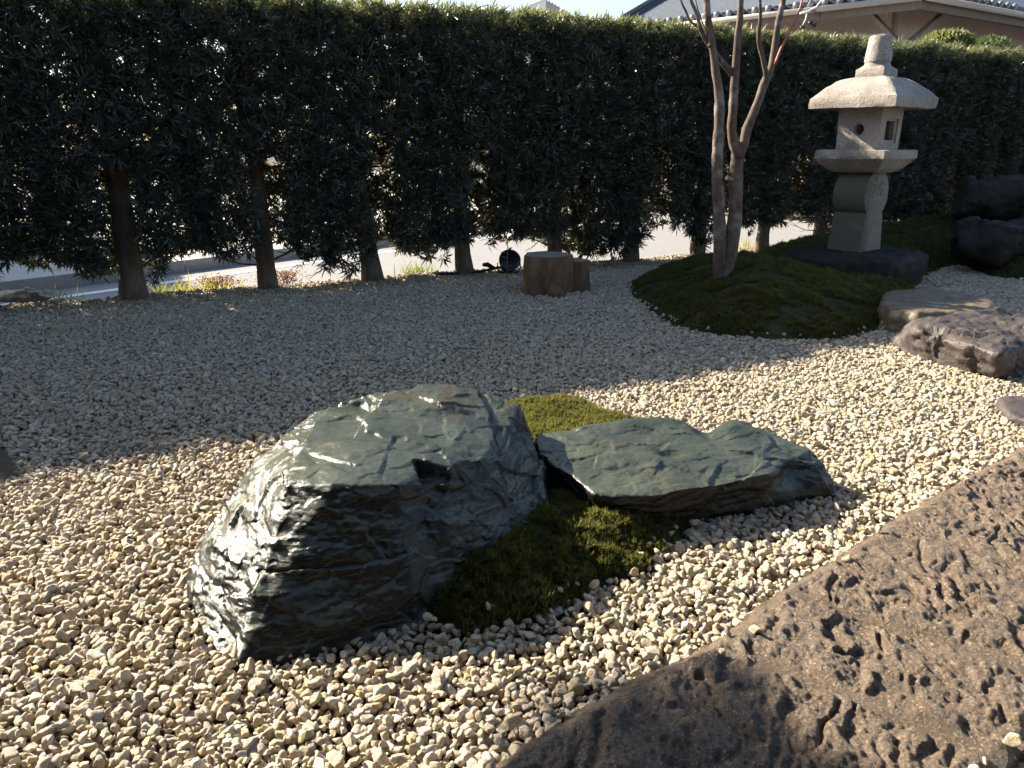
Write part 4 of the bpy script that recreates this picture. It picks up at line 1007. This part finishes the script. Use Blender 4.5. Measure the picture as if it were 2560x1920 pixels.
def plant(name, c, label, cat, n, lr, wr, spread, h, mat, seed, upright=True, group=None, bend=(-.5, .1), stem=False):
    r = rng(seed); az = r.uniform(0, 6.28, n)
    el = r.uniform(.5, 1.45, n) if upright else r.uniform(-.2, 1.1, n)
    d = np.stack([np.cos(az)*np.cos(el), np.sin(az)*np.cos(el), np.sin(el)], 1)
    b = np.stack([r.normal(0, spread, n), r.normal(0, spread*.55, n), np.zeros(n) if upright else h*np.sqrt(r.random(n))], 1)
    s = unit(np.cross(d, r.normal(0, 1, (n, 3))))
    V, F, rn = leaf_quads(b, d, s, r.uniform(*lr, n), r.uniform(*wr, n), r.random(n), r.uniform(*bend, n))
    e = thing(name, c, label, cat, group)
    obj('blades' if upright else 'foliage', mesh_np('leaves', V, F, False, dict(rnd=rn)), mat, e)['kind'] = 'stuff'
    if stem:
        R = random.Random(seed); mb = MB()
        for k in range(9): a = R.uniform(0, 6.28); mb.tube([(0, 0, -.05), (math.cos(a)*spread*.6, math.sin(a)*spread*.3, h*.5), (math.cos(a)*spread*1.3, math.sin(a)*spread*.6, h)], [.005, .004, .002], 5)
        obj('stems', mb.mesh('stems', True), M['twig'], e)
    return e
gt = [((420, 738), 'yellow green grass tuft by the thickest hedge trunk', 'grassg'), ((475, 738), 'yellow grass tuft, middle of the row left of the red shrub', 'grassy'), ((530, 732), 'yellow grass tuft nearest the red shrub', 'grassy'), ((570, 730), 'bright yellow grass tuft touching the red shrub', 'grassy'),
      ((1065, 695), 'green grass tuft left of the fourth hedge trunk', 'grassg'), ((1090, 690), 'tall green grass tuft beside the fourth hedge trunk', 'grassg'), ((1490, 664), 'yellow green grass tuft just right of the stump', 'grassg'), ((130, 772), 'low green weeds beside the sunlit verge stone', 'grassg'), ((1962, 632), 'small yellow weed between tree and lantern', 'grassy'), ((2058, 590), 'small green weed left of the lantern pillar', 'grassg')]
for i, ((u, v), lb_, mt) in enumerate(gt):
    p = G(u, v, -.02); t_ = (p-H0).dot(HD); p = hpt(t_, .36+.1*(i % 3), -.10)
    plant('grass_tuft', p, lb_, 'grass', 60, (.10, .22), (.006, .011), .09, .1, M[mt], 300+i, group='grass tufts along the verge')
for u, lb_ in ((555, 'small red leaved shrub left of the second hedge trunk'), (735, 'rounded red leaved shrub right of the second hedge trunk')):
    p = G(u, 715, 0); t_ = (p-H0).dot(HD); plant('red_shrub', hpt(t_, .55, -.16), lb_, 'shrub', 800, (.016, .03), (.009, .016), .10, .20, M['redleaf'], 400+u, False, 'red shrubs on the verge', stem=True)

# broad-leaved sapling behind the stump
sp_ = G(1430, 668); sp_ = Vector((sp_.x, sp_.y-.1, 0))
e = thing('sapling', sp_, 'broad leaved sapling leaning out right behind the stump', 'sapling')
R = random.Random(5); mb = MB(); LV = []
for k in range(5):
    a = R.uniform(-.5, .6); q = [Vector((0, 0, -.03)), Vector((.08+.05*k, .03*k, .16+.05*k)), Vector((.22+.09*k, .04*k*a, .26+.06*k)), Vector((.36+.09*k, .05*a, .24+.09*k))]
    q = resample(q, 9); mb.tube(q, [.005-.0004*i for i in range(9)], 5)
    for i in range(2, 9):
        for s in (-1, 1): LV.append((q[i], Vector((R.gauss(.3, .5), s*R.uniform(.2, .8), R.gauss(-.35, .45))).normalized()))
obj('stems', mb.mesh('stems', True), M['twig'], e)
b = np.array([l[0] for l in LV]); d = np.array([l[1] for l in LV]); r = rng(7); n = len(b)
V, F, rn = leaf_quads(b, d, unit(np.cross(d, r.normal(0, 1, (n, 3)))), r.uniform(.05, .085, n), r.uniform(.025, .04, n), r.random(n), r.uniform(-.3, .1, n))
obj('leaves', mesh_np('leaves', V, F, False, dict(rnd=rn)), M['greenleaf'], e)
sp_ = G(1267, 700)
e = thing('seedling', sp_, 'thin green seedling standing in front of the spotlight', 'seedling')
mb = MB(); mb.tube([(0, 0, -.03), (.004, 0, .15), (.008, .01, .36)], [.005, .0045, .0025], 6); obj('stem', mb.mesh('stem', True), M['grassg'], e)
r = rng(9); n = 9; b = np.stack([np.full(n, .006), np.full(n, .005), np.linspace(.2, .36, n)], 1); d = unit(np.stack([r.normal(0, 1, n), r.normal(0, .6, n), r.uniform(-.1, .6, n)], 1))
V, F, rn = leaf_quads(b, d, unit(np.cross(d, r.normal(0, 1, (n, 3)))), r.uniform(.05, .09, n), r.uniform(.015, .025, n), r.random(n), r.uniform(-.3, .1, n))
obj('leaves', mesh_np('leaves', V, F, False, dict(rnd=rn)), M['greenleaf'], e)

# ------------------------------------------------------------------ house behind the hedge on the right
EZ = 3.7
HC = G(2310, -15, EZ); HP = G(1540, 74, EZ); HQ = G(2560, 33, EZ)
d1 = (HP-HC).normalized(); d2 = (HQ-HC).normalized()
in1 = Vector((-d1.y, d1.x, 0)); in1 = in1 if in1.dot(d2) > 0 else -in1
in2 = Vector((-d2.y, d2.x, 0)); in2 = in2 if in2.dot(d1) > 0 else -in2
house = thing('house', Vector((HC.x, HC.y, ROADZ+.1)), 'single storey house with grey tiled roof and pinkish walls behind the hedge', 'house')
hb = Vector((HC.x, HC.y, ROADZ+.1))
SL = .42; L1 = (HP-HC).length; L2 = 9.0
def quad(name, pts, mat, parent, th=0.0):
    mb = MB(); P_ = [Vector(p) for p in pts]
    if th:
        n_ = (P_[1]-P_[0]).cross(P_[2]-P_[0]).normalized()*th; mb.add(P_+[p-n_ for p in P_], [[0, 1, 2, 3], [7, 6, 5, 4], [0, 4, 5, 1], [1, 5, 6, 2], [2, 6, 7, 3], [3, 7, 4, 0]])
    else: mb.add(P_, [[0, 1, 2, 3]])
    return obj(name, mb.mesh(name), mat, parent)
DEP = 3.6
bis = (in1+in2); bis = bis*(1/ max(.2, bis.dot(in1)))      # hip line: moves 1 inwards from both eaves
C_ = HC-hb; E1 = C_+d1*L1; E2 = C_+d2*L2
up = Vector((0, 0, 1))
T0 = C_+bis*DEP+up*DEP*SL; T1 = E1+in1*DEP+up*DEP*SL+d1*.0; T2 = E2+in2*DEP+up*DEP*SL
roof = quad('roof', [C_, E1, T1, T0], M['ridge'], house, .10)
roof2 = quad('roof', [C_, T0, T2, E2], M['ridge'], house, .10)
# pantiles: one curved tile, copied in rows over both slopes
def tile_mesh():
    mb = MB(); n = 8; V = []; F = []
    for j, yy in enumerate((0, .34)):
        for i in range(n+1):
            f = i/n; V.append((f*.30-.15, yy, .035*math.sin(f*2*math.pi)+(.0 if j else .028)))
    for i in range(n): F.append([i, i+1, n+1+i+1, n+1+i])
    for i in range(n+1): x, y, z = V[i]; V.append((x, y, z-.028))
    b = 2*(n+1)
    for i in range(n): F.append([b+i, b+i+1, i+1, i])
    mb.add(V, F); return mb.mesh('tile', True)
TM = tile_mesh(); TM.materials.append(M['kawara'])
def eave_tile_mesh():
    mb = MB(); V = []; n = 12
    mb.tube([(0, -.03, .03), (0, .03, .03)], [.062, .062], n); return mb.mesh('eave_tile_cap', True)
EM = eave_tile_mesh(); EM.materials.append(M['kawara'])
cnt = [0]
def tiles(rf, org, d, inn, L, rows, lim):
    sl = (inn+up*SL).normalized(); nn = d.cross(sl).normalized(); nn = nn if nn.z > 0 else -nn
    X = d if d.cross(sl).dot(nn) > 0 else -d
    M3 = Matrix((X, sl, nn)).transposed().to_4x4()
    k = 0
    for rw in range(rows):
        x = .16
        while x < L-.1:
            if rw*.27 < (x/ max(.01, 1.0))*1.6+.0 or True:
                hipx = (bis.dot(d))*rw*.27*.92
                if x > hipx+.1 and k < lim:
                    o = bpy.data.objects.new('tile', TM); COL.objects.link(o); o.parent = rf
                    o.matrix_local = Matrix.Translation(org+d*x+sl*(rw*.27-.05)+nn*.045) @ M3; k += 1
            x += .285
    x = .16
    while x < L-.1:
        o = bpy.data.objects.new('eave_tile', EM); COL.objects.link(o); o.parent = rf
        o.matrix_local = Matrix.Translation(org+d*(x+.14)+sl*-.05+nn*.05) @ M3; x += .285
tiles(roof, C_, d1, in1, L1, 11, 260)
tiles(roof2, C_, d2, in2, 3.2, 6, 60)
# verge at the far left end, hip ridge, gutter, fascia
mb = MB(); mb.tube([E1+up*.08, T1+up*.08], .12, 10); mb.tube([E1+up*.22+d1*-.1, T1+up*.22+d1*-.1], .06, 8); obj('verge_ridge', mb.mesh('verge_ridge', True), M['ridge'], house)
mb = MB(); mb.tube([C_+up*.12, T0+up*.12], .12, 10); obj('hip_ridge', mb.mesh('hip_ridge', True), M['ridge'], house)
mb = MB(); mb.tube([C_-in1*.07-up*.06, E1-in1*.07-up*.06], .055, 8); mb.tube([C_-in2*.07-up*.06, E2-in2*.07-up*.06], .055, 8); obj('gutter', mb.mesh('gutter', True), M['gutter'], house)
def wallbox(name, a, b, inn, z0, z1, th, mat):
    return quad(name, [a+up*z0, b+up*z0, b+up*z1, a+up*z1], mat, house, th)
base0 = Vector((C_.x, C_.y, 0)); ez = C_.z
w0_ = base0+bis*1.0
wallbox('wall', w0_, w0_+d1*(L1-.8), in1, 0, ez+.25, .12, M['plaster'])
wallbox('wall', w0_+d2*L2, w0_, in2, 0, ez+.25, .12, M['plaster'])
# soffit boards and eave beam
quad('fascia', [C_+in1*.02-up*.10, E1+in1*.02-up*.10, E1+in1*.02-up*.24, C_+in1*.02-up*.24], M['timber'], house, .04)
quad('fascia', [E2+in2*.02-up*.10, C_+in2*.02-up*.10, C_+in2*.02-up*.24, E2+in2*.02-up*.24], M['timber'], house, .04)
quad('soffit', [C_-up*.13, E1-up*.13, E1+in1*1.02-up*.02, C_+bis*1.02-up*.02], M['timber'], house, .02)
quad('soffit', [C_+bis*1.02-up*.02, E2+in2*1.02-up*.02, E2-up*.13, C_-up*.13], M['timber'], house, .02)
# plaster beam over the porch, corner post with two raking braces
pp_ = PY(2268, 45, (hb+base0+bis*.35).y)-hb; pp_ = Vector((pp_.x, pp_.y, 0))
mb = MB(); mb.box((pp_.x, pp_.y, (ez-.75)/2), (.16, .16, ez-.75), Matrix.Rotation(math.atan2(d1.y, d1.x), 3, 'Z')); obj('corner_post', mb.mesh('corner_post'), M['steel'], house)
mb = MB(); tp_ = Vector((pp_.x, pp_.y, ez-.82))
mb.tube([tp_, tp_+d1*.62+up*.60], .055, 4); obj('brace', mb.mesh('brace'), M['timber'], house)
mb = MB(); mb.tube([tp_, tp_+d2*1.25+up*.72], .055, 4); obj('brace', mb.mesh('brace'), M['timber'], house)
a = base0+bis*.55+d1*.25; quad('porch_beam', [a+up*(ez-1.05), a+d1*3.3+up*(ez-1.05), a+d1*3.3+up*(ez-.55), a+up*(ez-.55)], M['plaster'], house, .25)
# wall cupboard with a white frame beside the post
a = w0_-in2*.06+d2*.35
fr = quad('window', [a+d2*1.1+up*(ez-1.75), a+up*(ez-1.75), a+up*(ez-.95), a+d2*1.1+up*(ez-.95)], M['timber'], house, -.04)
mb = MB(); Rz = Matrix.Rotation(math.atan2(d2.y, d2.x), 3, 'Z'); c_ = a+d2*.35-in2*.08+up*(ez-1.28); mb.box(c_, (.55, .14, .40), Rz); obj('white_box', mb.mesh('white_box'), M['white_metal'], house)
mb = MB()
c_ = a+d2*.83-in2*.06+up*(ez-1.34)
for dx in (-.2, .2): mb.box(c_+d2*dx, (.06, .06, .62), Rz)
mb.box(c_+up*.31, (.46, .065, .06), Rz); obj('window_frame', mb.mesh('window_frame'), M['white_metal'], fr)
mb = MB(); mb.box(c_+in2*.02, (.36, .02, .6), Rz); obj('pane', mb.mesh('pane'), M['glass'], fr)
# service wires and insulators under the eave
wp0 = PY(2015, 38, (hb+C_+d1*1.9).y-.1)
e = thing('wire_bracket', wp0, 'wire bracket with black insulators hanging below the tiled eave', 'bracket')
mb = MB(); mb.tube([(-.12, 0, .03), (.02, 0, .06), (.18, 0, .14), (.30, 0, .30)], .018, 6); mb.tube([(.02, 0, .06), (.0, 0, -.08), (-.06, -.02, -.2)], .012, 6); obj('arm', mb.mesh('arm', True), M['white_metal'], e)
for dx, dz in ((-.05, -.24), (.10, -.16), (.17, -.21)):
    mb = MB(); mb.tube([(dx, 0, dz), (dx, 0, dz+.03), (dx, 0, dz+.06)], [.04, .05, .03], 8); obj('insulator', mb.mesh('insulator', True), M['black'], e)
mb = MB()
for k in range(2): mb.tube(resample([(.06, 0, .08), (.26, 0, .02+.05*k), (.24, -.02, -.12), (.12, 0, -.17)], 14), .006, 5)
obj('wire', mb.mesh('wire', True), M['cable'], e)

# shrubs in front of that house
def ball_shrub(name, c, rx, rz_, label, mat, n, seed):
    r = rng(seed); d = unit(r.normal(0, 1, (n, 3))); d[:, 2] = np.abs(d[:, 2]); k = r.uniform(.9, 1.03, n)[:, None]
    b = d*k*np.array([rx, rx, rz_]); dr = unit(d+.6*r.normal(0, 1, (n, 3))); s = unit(np.cross(dr, r.normal(0, 1, (n, 3))))
    V, F, rn = leaf_quads(b, dr, s, r.uniform(.05, .11, n), r.uniform(.03, .05, n), r.random(n), r.uniform(-.2, .1, n))
    e = thing(name, c, label, 'shrub'); obj('crown', mesh_np('crown', V, F, False, dict(rnd=rn)), mat, e)
    mb = MB(); mb.tube([(0, 0, -2.3), (0, 0, rz_*.6)], [.09, .05], 8); obj('trunk', mb.mesh('trunk', True), M['hbark'], e)
p = PY(2368, 96, 12.4); ball_shrub('clipped_shrub', Vector((p.x, p.y, p.z-.14)), .34, .20, 'round clipped pale green shrub showing above the hedge', M['paleleaf'], 2600, 3)
p = PY(2475, 100, 12.8); ball_shrub('loose_shrub', Vector((p.x, p.y, p.z-.22)), .30, .24, 'loose dark shrub above the hedge near the right edge', M['greenleaf'], 420, 4)

# far house: only the end of its brown battened roof shows over the hedge
fc = PY(1365, 20, 24.0)
far = thing('far_house', Vector((fc.x, fc.y, ROADZ+.1)), 'far house whose brown battened roof end peeks over the hedge', 'house')
fz = fc.z-(ROADZ+.1)
A = Vector((0, 0, fz-.05)); du = Vector((-1, .35, 0)).normalized(); dv_ = Vector((.35, 1, 0)).normalized()
P0, P1 = A, A+du*7+up*-.0; hh = 1.5
mb = MB(); mb.add([A+up*.25, A+du*3.6-up*1.1+up*.25, A+du*3.6-up*1.1+up*.25+dv_*6, A+up*.25+dv_*6, A+up*.1, A+du*3.6-up*1.1+up*.1, A+du*3.6-up*1.1+up*.1+dv_*6, A+up*.1+dv_*6], [[0, 1, 2, 3], [7, 6, 5, 4], [0, 4, 5, 1], [1, 5, 6, 2], [2, 6, 7, 3], [3, 7, 4, 0]])
rf = obj('roof', mb.mesh('roof'), M['brownroof'], far)
for k in range(9):
    mb = MB(); a = A+dv_*(.05+k*.32)+up*.28; mb.tube([a, a+du*3.6-up*1.1], .035, 4); obj('batten', mb.mesh('batten'), M['brownroof'], rf)
mb = MB(); mb.add([A+up*-.9, A+du*3.4-up*1.3, A+du*3.4-up*fz, A-up*fz, A-up*.9+dv_*6, A+du*3.4-up*1.3+dv_*6, A+du*3.4-up*fz+dv_*6, A-up*fz+dv_*6], [[0, 1, 2, 3], [7, 6, 5, 4], [0, 4, 5, 1], [1, 5, 6, 2], [2, 6, 7, 3], [3, 7, 4, 0]])
obj('wall', mb.mesh('wall'), M['white_wall'], far)
quad('gable_board', [A+up*.25-dv_*.02, A+du*3.6-up*.85-dv_*.02, A+du*3.6-up*1.05-dv_*.02, A+up*.0-dv_*.02], M['white_metal'], far, .05)

# neighbour's house left of the frame: its shade lies on the left part of the road
nh = thing('neighbour_house', Vector((-13.2, 12.6, ROADZ+.1)), 'white walled two storey house outside the left edge', 'house', rz=.5)
mb = MB(); mb.box((0, 0, 2.45), (4.4, 5.0, 4.9)); wl_ = obj('wall', mb.mesh('wall'), M['white_wall'], nh)
mb = MB(); mb.add([(-2.5, -2.9, 4.9), (2.5, -2.9, 4.9), (2.5, 2.9, 4.9), (-2.5, 2.9, 4.9), (0, -2.9, 5.9), (0, 2.9, 5.9)], [[0, 1, 4], [1, 2, 5, 4], [2, 3, 5], [3, 0, 4, 5], [3, 2, 1, 0]]); obj('roof', mb.mesh('roof'), M['ridge'], nh)
for z in (1.4, 3.7):
    for y in (-1.3, 1.3):
        mb = MB(); mb.box((2.21, y, z), (.06, 1.5, 1.2)); w_ = obj('window', mb.mesh('window'), M['white_metal'], nh); mb = MB(); mb.box((2.245, y, z), (.02, 1.36, 1.06)); obj('pane', mb.mesh('pane'), M['glass'], w_)

# ------------------------------------------------------------------ garden pine left of the frame; one of its pads shades the slab
pb = Vector((-3.75, 1.75, .03))
pine = thing('garden_pine', pb, 'cloud pruned garden pine in the soil bed outside the left edge', 'tree')
def padpos(x, y, h):                                       # place whose shadow falls on (x, y)
    L = (h-.03)/math.tan(SUN_EL); return Vector((x, y, 0))+SUN_H*L+Vector((0, 0, h))
mb = MB(); tr_ = resample([(0, 0, -.1), (.08, .05, .5), (-.05, .12, 1.1), (.06, .1, 1.7), (.0, .15, 2.3), (.02, .1, 2.9)], 22); mb.tube(tr_, [.13-.0042*i for i in range(22)], 12, .08, 3); obj('trunk', mb.mesh('trunk', True), M['hbark'], pine)
pads = [(padpos(.20, 1.27, 2.35), .27, 2.1), (padpos(.36, .98, 2.55), .30, 2.3), (padpos(.15, .78, 2.75), .34, 2.5), (Vector((-4.3, 1.5, 1.6)), .42, 1.4), (Vector((-3.9, .9, 2.0)), .42, 1.8), (Vector((-3.73, 1.85, 3.0)), .42, 2.85)]
r = rng(77)
for k, (c, rad, zt) in enumerate(pads):
    a = min(tr_, key=lambda q: abs((pb+q).z-zt)); c = c-pb
    mb = MB(); mb.tube(resample([a, a*.5+c*.5+Vector((0, 0, .08)), c-Vector((0, 0, .08))], 9), [.045-.003*i for i in range(9)], 8, .08, k); obj('limb', mb.mesh('limb', True), M['hbark'], pine)
    n = 260; ang = r.uniform(0, 6.28, n); rr = rad*np.sqrt(r.random(n)); C = np.stack([rr*np.cos(ang), rr*np.sin(ang), .14*(1-(rr/rad)**2)*r.uniform(.2, 1, n)], 1)*(1+.25*np.sin(ang*3+k))[:, None]+np.array(c)
    kk = 22; bb = np.repeat(C, kk, 0); d = unit(np.stack([r.normal(0, 1, n*kk), r.normal(0, 1, n*kk), r.uniform(0, 1.8, n*kk)], 1)); s = unit(np.cross(d, r.normal(0, 1, (n*kk, 3))))
    V, F, rn = leaf_quads(bb, d, s, r.uniform(.07, .11, n*kk), np.full(n*kk, .0035), r.random(n*kk)); obj('foliage_pad', mesh_np('foliage_pad', V, F, False, dict(rnd=rn)), M['needle'], pine)

# ------------------------------------------------------------------ unseen building added behind the viewer; its deep eave shuts off the sky there
sky_block_hall = thing('sky_block_hall', Vector((0, -3.0, 0)), 'unseen timber building added behind the viewer, its deep eave blocking sky light', 'building')
mb = MB(); mb.box((0, .3, 1.55), (18, .14, 3.1)); obj('wall', mb.mesh('wall'), M['timber'], sky_block_hall)
mb = MB(); mb.box((0, 1.15, .42), (18, 1.5, .07)); obj('veranda_floor', mb.mesh('veranda_floor'), M['timber'], sky_block_hall)
for k in range(9):
    mb = MB(); mb.box((-8+k*2, 1.8, 1.35), (.13, .13, 2.9)); obj('post', mb.mesh('post'), M['timber'], sky_block_hall)
    if k < 8:
        mb = MB(); mb.box((-7+k*2, .39, 1.42), (1.7, .03, 1.8)); sc_o = obj('sliding_screen', mb.mesh('sliding_screen'), M['plaster'], sky_block_hall)
mb = MB(); mb.add([(-9.5, 3.95, 2.72), (9.5, 3.95, 2.72), (9.5, -2.5, 5.1), (-9.5, -2.5, 5.1), (-9.5, 3.95, 2.58), (9.5, 3.95, 2.58), (9.5, -2.5, 4.9), (-9.5, -2.5, 4.9)], [[0, 1, 2, 3], [7, 6, 5, 4], [0, 4, 5, 1], [1, 5, 6, 2], [2, 6, 7, 3], [3, 7, 4, 0]])
obj('roof', mb.mesh('roof'), M['ridge'], sky_block_hall)
# fallen leaves
r = rng(5)
def fallen(c, label, mat, s, seed):
    r = rng(seed); a = r.uniform(0, 6.28); V = [Vector((0, -1, 0)), Vector((.45, -.2, .12)), Vector((.3, .6, .05)), Vector((0, 1.1, .2)), Vector((-.3, .6, .1)), Vector((-.45, -.2, .18))]
    me = bpy.data.meshes.new('fallen_leaf'); me.from_pydata([v*s for v in V], [], [[0, 1, 2, 3], [0, 3, 4, 5]]); me.update(); at = me.attributes.new('rnd', 'FLOAT', 'POINT'); at.data.foreach_set('value', [float(r.random())]*6)
    o = obj('fallen_leaf', me, mat, loc=c); o.rotation_euler = (.2, .3, a); tag(o, label, 'leaf', 'fallen leaves')
fallen(G(1505, 1250, .115), 'tiny red leaf where the low rock meets the moss', M['redleaf'], .02, 1)
fallen(G(2307, 1518, .068), 'pale chip of a leaf lying on the brown slab', M['grassy'], .009, 2)
fallen(G(2530, 1388, .066), 'small yellow leaf on the brown slab near the right edge', M['grassy'], .008, 3)
